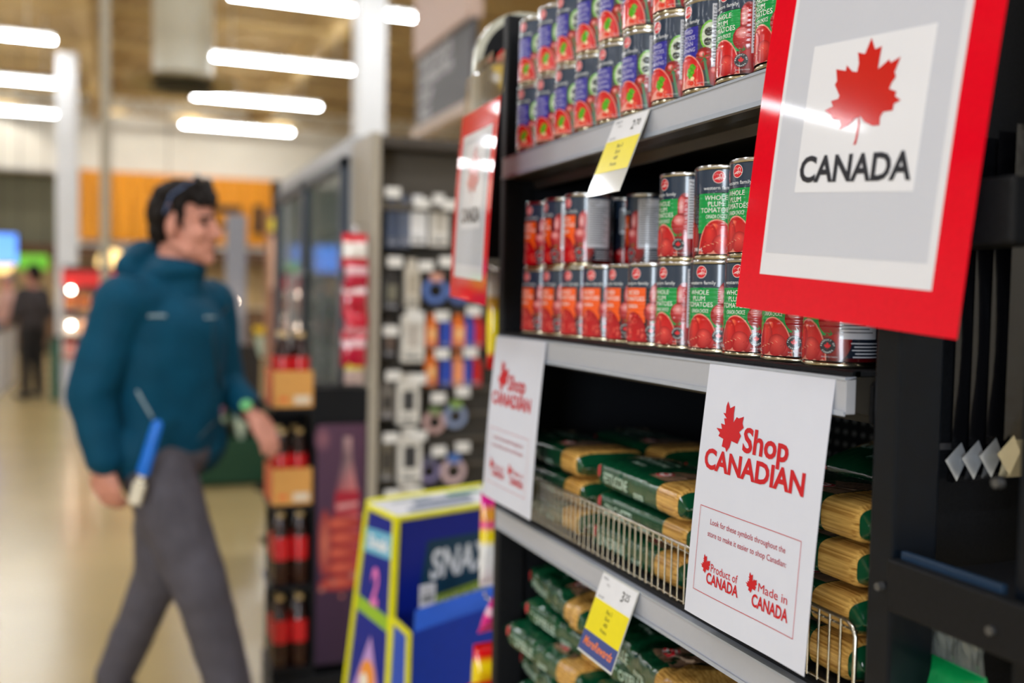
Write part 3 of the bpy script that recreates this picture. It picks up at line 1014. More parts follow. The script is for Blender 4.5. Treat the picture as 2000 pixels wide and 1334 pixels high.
for nm, ttl, L, wd, h, amp, seed, bend in (('a', 'SPAGHETTI', .272, .118, .041, .0012, 1, 0), ('b', 'FETTUCCINE', .278, .120, .042, .0014, 2, 0), ('c', 'LINGUINE', .272, .118, .041, .0012, 3, 0), ('d', 'ROTELLE', .270, .15, .044, .0058, 4, .008), ('e', 'PENNE', .274, .152, .045, .0064, 5, -.006)):
    PK[nm] = [make_pack('pasta_pack', ttl, L, wd, h, amp, seed, bend=bend), False]
def put_pack(k, loc, rot, label, group):
    p = PK[k]
    if not p[1]:
        p[1] = True
        p[0].location = loc
        p[0].rotation_euler = rot
        p[0]['label'] = label
        p[0]['group'] = group
        return p[0]
    return copy_tree(p[0], loc, rot, label, group)
R90 = -PI / 2
gP = 'pasta packs behind the wire fence'
lev = ['bottom', 'second', 'third', 'fourth']
x0 = .686
z3 = ZS[2] + .0012
for i in range(3):
    put_pack('abc'[i], (x0 + .003 * (i % 2), 1.578 + .004 * (i - 1), z3 + i * .0435), (0, 0, R90), 'green pasta pack, %s layer of the left fenced stack' % ('bottom', 'middle', 'top')[i], gP)
for i in range(3):
    put_pack('cab'[i], (x0 + (.0, .004, .006)[i], 1.290 - .003 * i, z3 + i * .0435), (0, 0, R90 + (0, .02, -.045)[i]), 'green pasta pack, %s layer of the middle fenced stack' % ('bottom', 'middle', 'top')[i], gP)
for i in range(4):
    put_pack('bcac'[i], (x0 + .002 * i, .988 - .006 * (i % 2), z3 + i * .0435), (0, 0, R90 + (0, -.015, .02, .0)[i]), 'pasta pack, %s layer of the right stack beside the black post' % ('bottom', 'second', 'third', 'topmost')[i], gP)
for i in range(3):
    put_pack('abca'[i], (.822, 1.566 + .003 * i, z3 + i * .0435), (0, 0, R90 + .02 * (i - 1)), 'dark green pasta pack, %s layer of the rear left stack' % lev[i], gP)
    put_pack('bcab'[i], (.824, 1.282 - .004 * i, z3 + i * .0435), (0, 0, R90 - .02 * (i - 1)), 'dark green pasta pack, %s layer of the rear middle stack' % lev[i], gP)
    put_pack('cabc'[i], (.826, .990 - .002 * i, z3 + i * .0435), (0, 0, R90 + .01 * i), 'dark green pasta pack, %s layer of the rear right stack' % lev[i], gP)
put_pack('c', (.845, .995, z3 + 3 * .0437 + .012), (.22, 0.0, R90 + .04), 'dark green linguine pack lying highest on the rear right stack', gP)
gL = 'pasta bags on the lowest visible shelf'
z4 = ZS[3] + .002
names = ['bottom', 'second', 'third', 'fourth', 'topmost']
for i in range(5):
    put_pack('dedde'[i], (.70 + (.0, .02, -.018, .008, .022)[i], 1.572 + (-.006, .008, .014, -.004, -.018)[i], z4 + i * .0475 + (0, 0, .002, .006, .008)[i]), ((0, .03, -.05, .06, .03)[i], (0, -.02, .04, .06, .02)[i], R90 + (.03, -.10, .09, .13, -.09)[i]), 'crumpled green pasta bag, %s in the left pile of the lowest shelf' % names[i], gL)
for i in range(5):
    put_pack('ededd'[i], (.71 + (.0, -.01, .006, .01, .0)[i], 1.286 + (.0, -.01, .004, .0, -.01)[i], z4 + i * .0475 + (0, 0, .002, .004, .004)[i]), ((0, .02, -.04, .03, -.04)[i], (0, .02, .03, -.04, .05)[i], R90 + (.0, .09, -.07, .10, -.05)[i]), 'crumpled green pasta bag, %s in the middle pile of the lowest shelf' % names[i], gL)
for i in range(4):
    put_pack('dede'[i], (.70 + .006 * i, 1.000 - .003 * i, z4 + i * .0475), (0, 0, R90 + .03 * (i - 1)), 'crumpled green pasta bag, %s in the right pile of the lowest shelf' % lev[i], gL)

# ------------------------------------------------------------------ wire fence on the pasta shelf
fx, fz0, fz1 = .613, ZS[2] + .003, 1.143
FO = Vector((fx, 1.14, ZS[2]))
fe = thing('wire_fence', 'bright wire shelf fence in front of the pasta packs', 'wire fence', FO)
ya, yb = .704, 1.578
path = [(0, ya, fz0), (0, ya, fz1 - .012), (0, ya + .0035, fz1 - .004), (0, ya + .012, fz1), (0, yb - .012, fz1), (0, yb - .0035, fz1 - .004), (0, yb, fz1 - .012), (0, yb, fz0)]
MB().tube([(p[0], p[1] - FO.y, p[2] - FO.z) for p in path], .0022, 10).build('outer_rod', m_chrome, fe, smooth=.9)
for z in (fz0, fz1 - .0075):
    MB().cyl((.002, ya - FO.y, z - FO.z), (.002, yb - FO.y, z - FO.z), .0013, n=8).build('cross_rod', m_chrome, fe, smooth=.9)
wire_me = None
y = ya + .0185
while y < yb - .006:
    if wire_me is None:
        o = MB().cyl((0, 0, fz0 - FO.z), (0, 0, fz1 - FO.z), .00125, n=8).build('fence_wire', m_chrome, fe, smooth=.9)
        wire_me = o.data
    else:
        o = bpy.data.objects.new('fence_wire', wire_me)
        COL.objects.link(o)
        o.parent = fe
    o.location = (-.0012, y - FO.y, 0)
    y += .0150

# ------------------------------------------------------------------ "Shop Canadian" sheets
LEAFB = [(0.0445, 0.2347), (0.0495, 0.2278), (0.0576, 0.2313), (0.0573, 0.2229), (0.0585, 0.2138), (0.0632, 0.2202), (0.067, 0.2191), (0.0754, 0.2219), (0.0744, 0.215), (0.0774, 0.2107), (0.0704, 0.2054), (0.0745, 0.2021), (0.0728, 0.1992), (0.0699, 0.1931), (0.0587, 0.1946), (0.0568, 0.1878), (0.0519, 0.1818), (0.0493, 0.1859), (0.0426, 0.1865), (0.0439, 0.1947), (0.0341, 0.1966), (0.0363, 0.2001), (0.0288, 0.2045), (0.0392, 0.2047), (0.0363, 0.2103), (0.044, 0.2096), (0.0409, 0.2162), (0.0455, 0.2167), (0.038, 0.2217), (0.0427, 0.2217), (0.0423, 0.2292)]
LRED = S(200, 22, 34)
def sheet(label, O, s, t, Wd, Hh):
    O, s, t = Vector(O), Vector(s).normalized(), Vector(t).normalized()
    n = s.cross(t)
    th = thing('paper_sign', label, 'sign', O)
    # slight curl: top edge clipped flat into the rail, lower part leans out
    def pos(x, y, d):
        q = y / Hh
        return s * x + t * y + n * (d + .0022 * math.sin(PI * q) + .0009 * math.sin(2 * PI * x / Wd) * (1 - q))
    mb = MB()
    nx, ny = 8, 16
    for dd in (0, -.0006):
        vs = [pos(Wd * i / nx, Hh * j / ny, dd) for j in range(ny + 1) for i in range(nx + 1)]
        mb.add(vs, [(j * (nx + 1) + i, j * (nx + 1) + i + 1, (j + 1) * (nx + 1) + i + 1, (j + 1) * (nx + 1) + i) for j in range(ny) for i in range(nx)])
    k = (nx + 1) * (ny + 1)
    rim = [i for i in range(nx + 1)] + [j * (nx + 1) + nx for j in range(1, ny + 1)] + [ny * (nx + 1) + i for i in range(nx - 1, -1, -1)] + [j * (nx + 1) for j in range(ny - 1, 0, -1)]
    for a, b in zip(rim, rim[1:] + rim[:1]):
        mb.f.append([a, b, b + k, a + k])
        mb.m.append(0)
    mb.build('paper', m_paper, th, smooth=.6)
    A = Art()
    A.poly(LEAFB, LRED, 1)
    A.text('Shop', .1163, .1872, .0235, LRED, 1, w=.0745, bold=.028)
    A.text('CANADIAN', .0975, .1603, .0202, LRED, 1, w=.169, bold=.034)
    A.frame(.0148, .1862, .0277, .1193, .0006, LRED, 1)
    tr = S(176, 24, 44)
    A.text('Look for these symbols throughout the', .1005, .1024, .0058, tr, 1, w=.127)
    A.text('store to make it easier to shop Canadian:', .1005, .0895, .0058, tr, 1, w=.133)
    def mini(cx, cy, k, x0, y0):
        A.poly([(cx + (px - .0519) * k, cy + (py - .1818) * k) for px, py in LEAFB], LRED, 1)
    mini(.0348, .0494, .38, 0, 0)
    A.text('Product of', .0699, .0540, .0083, LRED, 1, w=.048, bold=.0)
    A.text('CANADA', .0676, .0408, .0108, LRED, 1, w=.0575, bold=.026)
    mini(.1160, .0512, .38, 0, 0)
    A.text('Made in', .1506, .0560, .0085, LRED, 1, w=.0455, bold=.0)
    A.text('CANADA', .1477, .0398, .0118, LRED, 1, w=.0570, bold=.026)
    A.build('lettering', lambda x, y, l: pos(x, y, .0004 + .0002 * l), m_print, th, cut=[Wd * i / nx for i in range(1, nx)], cuty=[Hh * j / ny for j in range(1, ny)])
    MB().box(-.002, .0, -Wd * .85, -Wd * .15, Hh - .006, Hh + .004).build('rail_clip', m_clear, th, loc=(.006, 0, 0)) if False else None
    return th
sheet('white shop Canadian sheet hanging in sharp focus at the right', (.577, .934, 1.090), (0, -1, .0024), (.023, -.001, .271), .206, .272)
sheet('white shop Canadian sheet hanging out of focus at the left', (.5785, 1.596, 1.0895), (0, -1, .003), (.0195, -.001, .2715), .2135, .2725)

# ------------------------------------------------------------------ CANADA signs in clear holders
LEAFA = [(0.133, 0.2384), (0.1389, 0.2281), (0.1461, 0.2298), (0.1456, 0.2206), (0.1455, 0.211), (0.1563, 0.2178), (0.1583, 0.2147), (0.1682, 0.2184), (0.1657, 0.2112), (0.1641, 0.2067), (0.1663, 0.2025), (0.1627, 0.1982), (0.1608, 0.1934), (0.1693, 0.1904), (0.1683, 0.1868), (0.1751, 0.183), (0.1684, 0.1808), (0.168, 0.1754), (0.1582, 0.1751), (0.1555, 0.1709), (0.1563, 0.1643), (0.1487, 0.1644), (0.1391, 0.1681), (0.1335, 0.1734), (0.1277, 0.1718), (0.121, 0.1666), (0.1107, 0.1634), (0.1121, 0.1672), (0.1099, 0.172), (0.1013, 0.1733), (0.0981, 0.1775), (0.0897, 0.1816), (0.099, 0.1844), (0.096, 0.1893), (0.1042, 0.1904), (0.1052, 0.1931), (0.0977, 0.2031), (0.0996, 0.2063), (0.0966, 0.2166), (0.1083, 0.2139), (0.1089, 0.2186), (0.1164, 0.2125), (0.1221, 0.2114), (0.1228, 0.2185), (0.1197, 0.228), (0.1281, 0.2257)]
STEMA = [(0.1313, 0.1736), (0.1316, 0.1659), (0.1312, 0.1547), (0.1298, 0.1495), (0.1328, 0.1499), (0.1338, 0.1568), (0.1341, 0.1658), (0.1326, 0.1733)]
def canada_sign(label, O, s, t, k, htop, red_h):
    O, s, t = Vector(O), Vector(s).normalized(), Vector(t).normalized()
    n = s.cross(t)
    th = thing('hanging_sign', label, 'sign', O)
    W = .2595
    def P(x, y, d):
        return s * (x * k) + t * (y * k) + n * (d + .004 * math.sin(PI * y / htop))
    def slab(x0, x1, y0, y1, d0, d1, name, m, par=th):
        mb = MB()
        ny = 10
        for j in range(ny + 1):
            yy = y0 + (y1 - y0) * j / ny
            mb.v += [P(x0, yy, d0), P(x1, yy, d0), P(x1, yy, d1), P(x0, yy, d1)]
            mb.c += [None] * 4
        for j in range(ny):
            o_ = j * 4
            for a in range(4):
                mb.f.append([o_ + a, o_ + (a + 1) % 4, o_ + 4 + (a + 1) % 4, o_ + 4 + a])
                mb.m.append(0)
        mb.f += [[3, 2, 1, 0], [ny * 4 + a for a in range(4)]]
        mb.m += [0, 0]
        return mb.build(name, m, par, smooth=.5)
    red = mat('red_sign_stock', S(226, 4, 34), rough=.05, var=.03, nscale=200)
    gre = mat('grey_white_sheet', S(204, 206, 216), rough=.05, var=.01, nscale=10)
    whi = mat('white_sheet_margin', S(226, 226, 232), rough=.05, var=.01, nscale=10)
    crd = mat('white_card', S(232, 232, 238), rough=.05, var=.01, nscale=10)
    slab(0, W, 0, red_h, -.0006, 0, 'red_stock', red)
    slab(.0299, .2308, .034, min(red_h - .035, .315), .0001, .0004, 'sheet', whi)
    slab(.0345, .2235, .0545, min(red_h - .045, .30), .00045, .0006, 'sheet_tint', gre)
    slab(.0645, .2005, .110, .2404, .00065, .0009, 'card', crd)
    A = Art()
    A.poly(LEAFA, S(206, 36, 30), 1)
    A.poly(STEMA, S(206, 36, 30), 1)
    A.text('CANADA', .1325, .1198, .0215, S(48, 50, 58), 1, w=.1285, bold=.032)
    A.build('lettering', lambda x, y, l: P(x, y, .0011 + .0002 * l), m_acryl_print, th, cuty=[.02 * j for j in range(1, 16)])
    if htop > red_h + .01:
        slab(-.003, W + .003, red_h, htop, -.0012, .0, 'clear_holder', m_clear)
    slab(.07, .19, htop - .004, htop + .012, -.004, .002, 'clip', m_clear if htop < .39 else m_black)
    return th
canada_sign('large red bordered CANADA sign with leaf, in focus at the right', (.558, .825, 1.4244), (.075, -.994, -.077), (.082, -.071, .994), 1.0, .41, .37)
canada_sign('red bordered CANADA sign in a clear holder, blurred at the left', (.546, 1.698, 1.428), (-.117, -.994, -.048), (.047, -.053, .998), 1.075, .356, .293)

# ------------------------------------------------------------------ shelf price tags
def price_tag(label, top, bot, yl, yr, price, rewards):
    O = Vector((bot[0], yl, bot[1]))
    s = Vector((0, -1, 0))
    t = Vector((top[0] - bot[0], 0, top[1] - bot[1]))
    Hh = t.length
    t.normalize()
    n = s.cross(t)
    Wd = yl - yr
    th = thing('price_tag', label, 'price tag', O)
    def slab(x0, x1, y0, y1, d0, d1, nm, m):
        mb = MB()
        vs = [s * x + t * y + n * d for x in (x0, x1) for y in (y0, y1) for d in (d0, d1)]
        mb.add(vs, [(0, 1, 3, 2), (4, 6, 7, 5), (0, 4, 5, 1), (2, 3, 7, 6), (0, 2, 6, 4), (1, 5, 7, 3)])
        return mb.build(nm, m, th)
    slab(-.001, Wd + .001, -.003, Hh + .002, -.0012, -.0004, 'holder', mat('frosted_tag_holder', S(214, 214, 210), rough=.08, coat=.6, var=.02))
    A = Art()
    if rewards:
        y1, y2 = .26 * Hh, .68 * Hh
        A.rect(0, Wd, 0, y1, S(60, 76, 140), 0)
        A.text('MoreRewards', Wd / 2, y1 * .34, .0105, S(244, 130, 60), 1, w=Wd * .82, bold=.02, shear=.2)
    else:
        y1, y2 = .27 * Hh, .70 * Hh
    A.rect(0, Wd, y1, y2, S(240, 222, 12), 0)
    A.rect(0, Wd, y2, Hh, S(232, 232, 236), 0)
    kx = S(34, 34, 30)
    hh = (y2 - y1)
    for i, w_ in enumerate(('Buy 2', 'Earn', '400', 'Points')):
        A.text(w_, Wd * .5, y2 - hh * (.26 + .19 * i), hh * .11, kx, 1, bold=.0)
    A.text('TOMATO' if not rewards else 'PASTA', Wd * .06, Hh * .94, .0032, kx, 1, align='l')
    A.text('900 g' if rewards else '398 mL', Wd * .2, Hh * .88, .0026, S(120, 120, 120), 1, align='l')
    A.text(price[0], Wd * .72, Hh * .80, .0125, S(20, 20, 22), 1, align='r', bold=.01)
    A.text(price[1], Wd * .74, Hh * .835, .0085, S(20, 20, 22), 1, align='l', bold=.01)
    A.text('per pack', Wd * .08, y2 + .003, .0030, kx, 1, align='l')
    A.build('card_print', lambda x, y, l: s * x + t * y + n * (.0001 + .0002 * l), pmat('tag_print', rough=.3, coat=.2), th)
    return th
price_tag('yellow and white price tag hanging from the top shelf rail', (.597, 1.660), (.559, 1.5625), 1.169, 1.079, ('2', '70'), False)
price_tag('yellow price tag with a blue foot on the pasta shelf rail', (.597, 1.0655), (.562, .9697), 1.170, 1.075, ('3', '25'), True)

# ------------------------------------------------------------------ side rack beyond the right post
sr = thing('side_rack', 'narrow black metal side rack at the right edge', 'rack', (.6, .59, 0))
def GR(mb, name, m, **k):
    for i, p in enumerate(mb.v):
        mb.v[i] = p - Vector((.6, .59, 0))
    return mb.build(name, m, sr, **k)
GR(MB().box(.618, .660, .485, .543, 0, 2.0), 'post', m_blackgloss, bevel=.003)
GR(MB().box(.600, .612, .490, .6548, 1.172, 1.216), 'cross_bar', m_black, bevel=.002)
GR(MB().box(.598, .640, .540, .6548, 1.475, 1.525), 'cross_bar', m_black, bevel=.003)
GR(MB().box(.612, .86, .545, .652, 1.196, 1.204), 'tray', m_black, bevel=.002)
GR(MB().box(.80, .82, .50, .688, 1.205, 1.235), 'tray_lip', mat('brown_ledge', S(96, 82, 66), rough=.5), bevel=.002)
GR(MB().box(.612, .618, .548, .652, 1.204, 1.222), 'tray_edge', mat('blue_black_edge', S(30, 52, 76), rough=.3), bevel=.001)
GR(MB().box(.86, .87, .485, .688, .1, 2.0), 'rear_panel', m_black, bevel=.002)
for zz in (1.30, 1.435):
    GR(MB().box(.66, .70, .684, .6885, zz, zz + .006), 'slot', mat('dull_steel', S(120, 120, 124), rough=.4, metal=.8), bevel=.0005)
for (yy, zz) in ((.662, 1.19), (.545, 1.19), (.66, 1.56), (.545, 1.30)):
    GR(MB().cyl((.597, yy, zz), (.603, yy, zz), .0035, .004, n=12), 'bolt', mat('dull_bolt', S(110, 112, 116), rough=.45, metal=.8), smooth=.7)
m_pouch = mat('black_foil_pouch', S(14, 14, 17), rough=.2, coat=.5, var=.15, nscale=30, bump=.4, bscale=25)
m_pouch2 = mat('silver_gusset', S(196, 200, 206), rough=.28, metal=.6, var=.1)
for i in range(4):
    y = .678 - .0145 * i
    x = .690 + .0045 * i
    t = thing('snack_pouch', 'black foil pouch on the side rack hook, %s from the post' % ORD[i], 'pouch', (x, y, 1.272 + .004 * i), 0, 'foil pouches on the side hook')
    mb = MB()
    n = 10
    vs, fs = [], []
    for j in range(n + 1):
        q = j / n
        th_ = .0055 * math.sin(PI * min(1, q * 1.25 + .06)) + .0006
        for (xx, yy) in ((0, 0), (.012, -th_), (.06, -th_ * 1.15), (.108, -th_), (.12, 0), (.108, th_), (.06, th_ * 1.1), (.012, th_)):
            vs.append((xx, yy, .03 + .27 * q))
    for j in range(n):
        for k in range(8):
            fs.append((j * 8 + k, j * 8 + (k + 1) % 8, j * 8 + 8 + (k + 1) % 8, j * 8 + 8 + k))
    fs += [tuple(range(7, -1, -1)), tuple(range(n * 8, n * 8 + 8))]
    mb.add(vs, fs)
    mb.build('pouch_body', m_pouch, t, smooth=.7)
    MB().add([(.007, -.004, .036), (-.009, -.002, .020), (.0, -.007, .002), (.011, -.0075, .022), (.004, .003, .02)], [(0, 1, 2), (0, 2, 3), (0, 4, 1), (1, 4, 2), (2, 4, 3), (0, 3, 4)]).build('bottom_gusset', m_pouch2 if i < 3 else mat('gold_foil', S(190, 180, 150), rough=.25, metal=.7), t)
    MB().prism([(0, 0), (.03, 0), (.12, .0), (.12, .032), (.01, .032)], -.004, .004, 'y').build('bottom_fold', m_pouch if i < 3 else MATS['gold_foil'], t)
hk = tag(MB().tube([(.75, .688, 1.585), (.75, .60, 1.585), (.75, .592, 1.592)], .0022, 8).build('peg_hook', m_chrome, smooth=.8), 'steel peg hook holding the black foil pouches', 'hook')
# green and yellow bag under the cross bar
bg = thing('snack_bag', 'green and yellow snack bag with a clear top in the side rack', 'snack bag', (.660, .636, .915))
mb = MB()
vs, fs, n, m_ = [], [], 20, 16
cols = []
for j in range(n + 1):
    q = j / n
    tk = .034 * max(.05, math.sin(PI * (.12 + .86 * q))) ** .7
    for k in range(m_):
        a = 2 * PI * k / m_
        x = .062 * math.copysign(abs(math.cos(a)) ** .6, math.cos(a)) * (1 - .06 * math.sin(q * 9))
        y = tk * math.copysign(abs(math.sin(a)) ** .7, math.sin(a))
        z = .20 * q
        vs.append((x + .003 * noise.noise(Vector((x * 40, y * 40, z * 40))), y + .006 * noise.noise(Vector((x * 50, 3 + y * 50, z * 50))), z))
        st = math.sin((x + .01) * 190) > .35 and q < .78
        cols.append(S(240, 214, 10) if st else S(14, 158, 84))
for j in range(n):
    for k in range(m_):
        fs.append((j * m_ + k, j * m_ + (k + 1) % m_, (j + 1) * m_ + (k + 1) % m_, (j + 1) * m_ + k))
fs += [tuple(range(m_ - 1, -1, -1)), tuple(range(n * m_, n * m_ + m_))]
mb.add(vs, fs)
mb.c = cols
mb.build('bag_body', m_film, bg, smooth=3.2)
fin = MB()
vs, fs = [], []
for j in range(5):
    for k in range(15):
        q = k / 14
        vs.append((-.058 + .116 * q, .006 * math.sin(k * 1.3 + j) * j / 4, .198 + j * .0095))
for j in range(4):
    for k in range(14):
        fs.append((j * 15 + k, j * 15 + k + 1, j * 15 + 16 + k, j * 15 + 15 + k))
fin.add(vs, fs)
fin.build('clear_top', mat('crinkled_clear_film', S(200, 210, 205), rough=.08, trans=.75, var=.05, coat=.5), bg)
bg.rotation_euler = (0, .03, PI / 2 - .1)
bg.scale = (.72, .85, 1.05)

# ------------------------------------------------------------------ left side of the unit: arched header and hanging packets
ah = thing('arched_header', 'black arched display header with a pale rim left of the top shelf', 'display header', (.76, 1.76, 1.50))
def arch(w, h, r):
    pts = [(-w, 0), (w, 0)]
    for i in range(9):
        a = PI / 2 * i / 8
        pts.append((w - r + r * math.cos(a), h - r + r * math.sin(a)))
    for i in range(9):
        a = PI / 2 + PI / 2 * i / 8
        pts.append((-w + r + r * math.cos(a), h - r + r * math.sin(a)))
    return pts
o1 = arch(.155, .460, .10)
i1 = arch(.142, .447, .09)
MB().prism(i1, -.006, .006, 'y').build('board', m_black, ah)
rim = MB()
k = len(o1)
for d in (-.009, .009):
    rim.v += [Vector((a, d, b)) for a, b in o1] + [Vector((a, d, b)) for a, b in i1]
rim.c = [None] * len(rim.v)
for i in range(k):
    j = (i + 1) % k
    rim.f += [[i, j, k + j, k + i], [2 * k + i, 3 * k + i, 3 * k + j, 2 * k + j], [i, 2 * k + i, 2 * k + j, j], [k + i, k + j, 3 * k + j, 3 * k + i]]
rim.m = [0] * len(rim.f)
rim.build('rim', mat('pale_metal_rim', S(206, 206, 192), rough=.25, metal=.5), ah, smooth=.6)
A = Art()
A.poly([(-.128, .36), (-.09, .40), (-.05, .395), (-.05, .385), (-.09, .372)], S(220, 40, 30), 1)
A.poly([(-.122, .355), (-.05, .375), (-.05, .27), (-.085, .25), (-.10, .31)], S(242, 200, 20), 1)
A.ell(-.112, .335, .008, .010, S(240, 240, 235), 2)
A.build('sticker_print', flat_map((0, -.006, 0), (1, 0, 0), (0, 0, 1)), m_print, ah)
MB().box(-.01, .01, .006, .03, 0, .40).build('mount_post', m_black, ah)

def packet(label, c, wd, hh, cols, rz=0, dep=.03, cat='snack packet', tilt=0):
    t = thing('snack_packet', label, cat, c, rz)
    t.rotation_euler = (tilt, 0, rz)
    n, m2 = 12, 12
    vs, fs, cc = [], [], []
    for j in range(n + 1):
        q = j / n
        tk = dep / 2 * max(.06, math.sin(PI * q)) ** .6
        for k in range(m2):
            a = 2 * PI * k / m2
            vs.append((wd / 2 * math.copysign(abs(math.cos(a)) ** .5, math.cos(a)), tk * math.sin(a), hh * q))
            for lim, col in cols:
                if q <= lim:
                    cc.append(col)
                    break
    for j in range(n):
        for k in range(m2):
            fs.append((j * m2 + k, j * m2 + (k + 1) % m2, (j + 1) * m2 + (k + 1) % m2, (j + 1) * m2 + k))
    fs += [tuple(range(m2 - 1, -1, -1)), tuple(range(n * m2, n * m2 + m2))]
    mb = MB().add(vs, fs)
    mb.c = cc
    mb.build('bag_body', m_film, t, smooth=3.2)
    for z in (0, hh):
        s_ = MB()
        s_.box(-wd / 2 * .98, wd / 2 * .98, -.001, .001, z - .008, z + .008)
        s_.c = [cols[0][1] if z == 0 else cols[-1][1]] * len(s_.v)
        s_.build('crimped_seal', m_film, t)
    return t
Wt, Ye, Pk_, Rd = S(236, 236, 236), S(248, 222, 20), S(236, 30, 150), S(226, 20, 24)
# side hooks bar that carries the packets
sb = thing('side_hanger', 'black hanger strip on the left side of the shelf unit', 'hanger strip', (.655, 1.66, .55))
MB().box(-.012, .012, -.012, .012, 0, 1.0).build('strip', m_black, sb, bevel=.002)
for z in (.10, .30, .52, .93):
    MB().tube([(0, .01, z), (0, .12, z), (0, .126, z + .008)], .0025, 8).build('hook', m_chrome, sb, smooth=.8)
packet('yellow and white packet hanging behind the left CANADA sign', (.668, 1.765, 1.30), .055, .165, [(.12, Rd), (.62, Ye), (.78, S(190, 140, 40)), (1.01, Wt)], .2)
packet('pink, yellow and white packet hanging left of the pasta shelf', (.672, 1.765, .885), .075, .165, [(.42, Wt), (.60, Ye), (.68, Pk_), (.85, S(250, 170, 60)), (1.01, Pk_)], .1)
packet('small magenta packet hanging above the lowest pasta bags', (.645, 1.745, .80), .035, .075, [(.5, Pk_), (.75, S(250, 200, 225)), (1.01, Pk_)], .3, .02, tilt=.5)
packet('red and yellow chip bag with a white panel, front one', (.630, 1.70, .545), .085, .165, [(.72, Wt), (.9, Ye), (1.01, Rd)], .15, .05, 'chip bag')
packet('red and yellow chip bag behind the front chip bag', (.668, 1.77, .585), .085, .172, [(.85, Ye), (1.01, Rd)], .15, .05, 'chip bag')
# ------------------------------------------------------------------ blue cardboard snack display
m_card = pmat('printed_cardboard', rough=.4, var=.04)
BLUE, YEL, MIDB = S(4, 30, 136), S(228, 222, 20), S(10, 74, 196)
sd = thing('cardboard_display', 'blue and yellow cardboard snack display box standing on the floor', 'display box', (.605, 2.26, 0), math.radians(20))
# local: x along the blue front (to the right), y along the decorated left side (away); side flares towards the floor
Wf, Dp, Ht = .36, .125, .900
fl = .10
def sdq(name, pts, col, th=.006, nrm=None, m=m_card):
    """thick panel from 4 points"""
    p = [Vector(q) for q in pts]
    n = (p[1] - p[0]).cross(p[3] - p[0]).normalized() * th
    mb = MB()
    mb.col = col
    mb.add([q for q in p] + [q - n for q in p], [(0, 1, 2, 3), (7, 6, 5, 4), (0, 4, 5, 1), (1, 5, 6, 2), (2, 6, 7, 3), (3, 7, 4, 0)])
    return mb.build(name, m, sd)
fl_b = -.05
front = sdq('front_panel', [(-.0, 0, Ht), (fl_b * 1.0, -.02, 0), (Wf, -.02, 0), (Wf, 0, Ht)], BLUE)
left = sdq('side_panel', [(0, 0, Ht), (0, Dp, Ht), (fl_b, Dp + fl, 0), (fl_b, -.02, 0)], BLUE)
sdq('rear_panel', [(0, Dp, Ht), (Wf, Dp, Ht), (Wf, Dp + fl, 0), (fl_b, Dp + fl, 0)], BLUE)
sdq('right_panel', [(Wf, 0, Ht), (Wf, -.02, 0), (Wf, Dp + fl, 0), (Wf, Dp, Ht)], BLUE)
sdq('top_panel', [(0, 0, Ht), (Wf, 0, Ht), (Wf, Dp, Ht + .02), (0, Dp, Ht + .02)], S(214, 214, 220))
# yellow borders, print
def rail(a, b, w=.008):
    mb = MB()
    mb.col = YEL
    mb.tube([a, b], w, 6)
    return mb.build('yellow_edge', m_card, sd)
rail((0, 0, Ht), (Wf, 0, Ht))
rail((0, 0, Ht), (0, Dp, Ht + .01))
rail((0, Dp, Ht + .02), (Wf, Dp, Ht + .02), .008)
rail((0, 0, Ht), (fl_b, -.02, 0), .010)
rail((0, Dp, Ht), (fl_b, Dp + fl, 0), .008)
A = Art()
A.poly([(.06, .70), (.09, .835), (.30, .835), (.36, .80), (.36, .715), (.33, .685), (.08, .665)], S(16, 60, 84), 0)
A.text('SNAX', .19, .742, .066, S(226, 230, 236), 2, w=.19, bold=.03, shear=.15)
A.poly([(.09, .66), (.355, .69), (.358, .722), (.09, .695)], S(150, 176, 40), 1)
A.text('SAVE & SHARE', .22, .677, .018, S(232, 240, 200), 2, w=.2, rot=.08, bold=.02)
A.build('front_print', lambda x, y, l: Vector((x, -.0215 * (1 - y / Ht) - .0012 - .0006 * l, y)), m_card, front)
A = Art()
# side print in (distance along depth from near edge mirrored, height)
A.rect(.02, .28, .80, .86, S(110, 180, 210), 0)
A.text('Snak', .15, .815, .03, WHITE, 1, w=.2, bold=.03)
A.text('2', .15, .68, .085, S(230, 120, 190), 1, bold=.04)
A.poly([(.02, .655), (.28, .63), (.28, .665), (.02, .69)], S(150, 190, 50), 1)
for (cy, c1, c2, up) in ((.52, S(190, 150, 210), S(240, 150, 60), 1), (.33, S(150, 200, 70), S(214, 40, 44), -1), (.15, S(120, 190, 230), S(236, 190, 190), 1)):
    s_ = .085
    A.poly([(.15 - .11, cy - s_ * up), (.15 + .11, cy - s_ * up), (.15, cy + s_ * up)], c1, 1)
    A.ell(.15, cy - .02 * up, .055, .045, c2, 2)
    A.ell(.13, cy - .03 * up, .025, .02, S(240, 236, 220), 3)
def smap(x, y, l):
    q = 1 - y / Ht
    yy = Dp * (1 - x / .30) + (fl * (1 - x / .30) - .02 * (x / .30)) * q
    return Vector((fl_b * q - .0014 - .0006 * l, yy, y))
A.build('side_print', smap, m_card, left)
A = Art()
for k, (x, y, w_, h_, c) in enumerate(((.06, .06, .20, .06, S(120, 130, 150)), (.10, .15, .18, .05, S(80, 100, 130)), (.05, .22, .12, .03, S(150, 160, 170)), (.22, .21, .11, .05, S(100, 150, 120)))):
    A.rect(x, x + w_, y * .4, (y + h_) * .4, c, 0)
A.build('top_print', lambda x, y, l: Vector((x, y, Ht + .0012 + .02 * y / Dp)), m_card, sd)
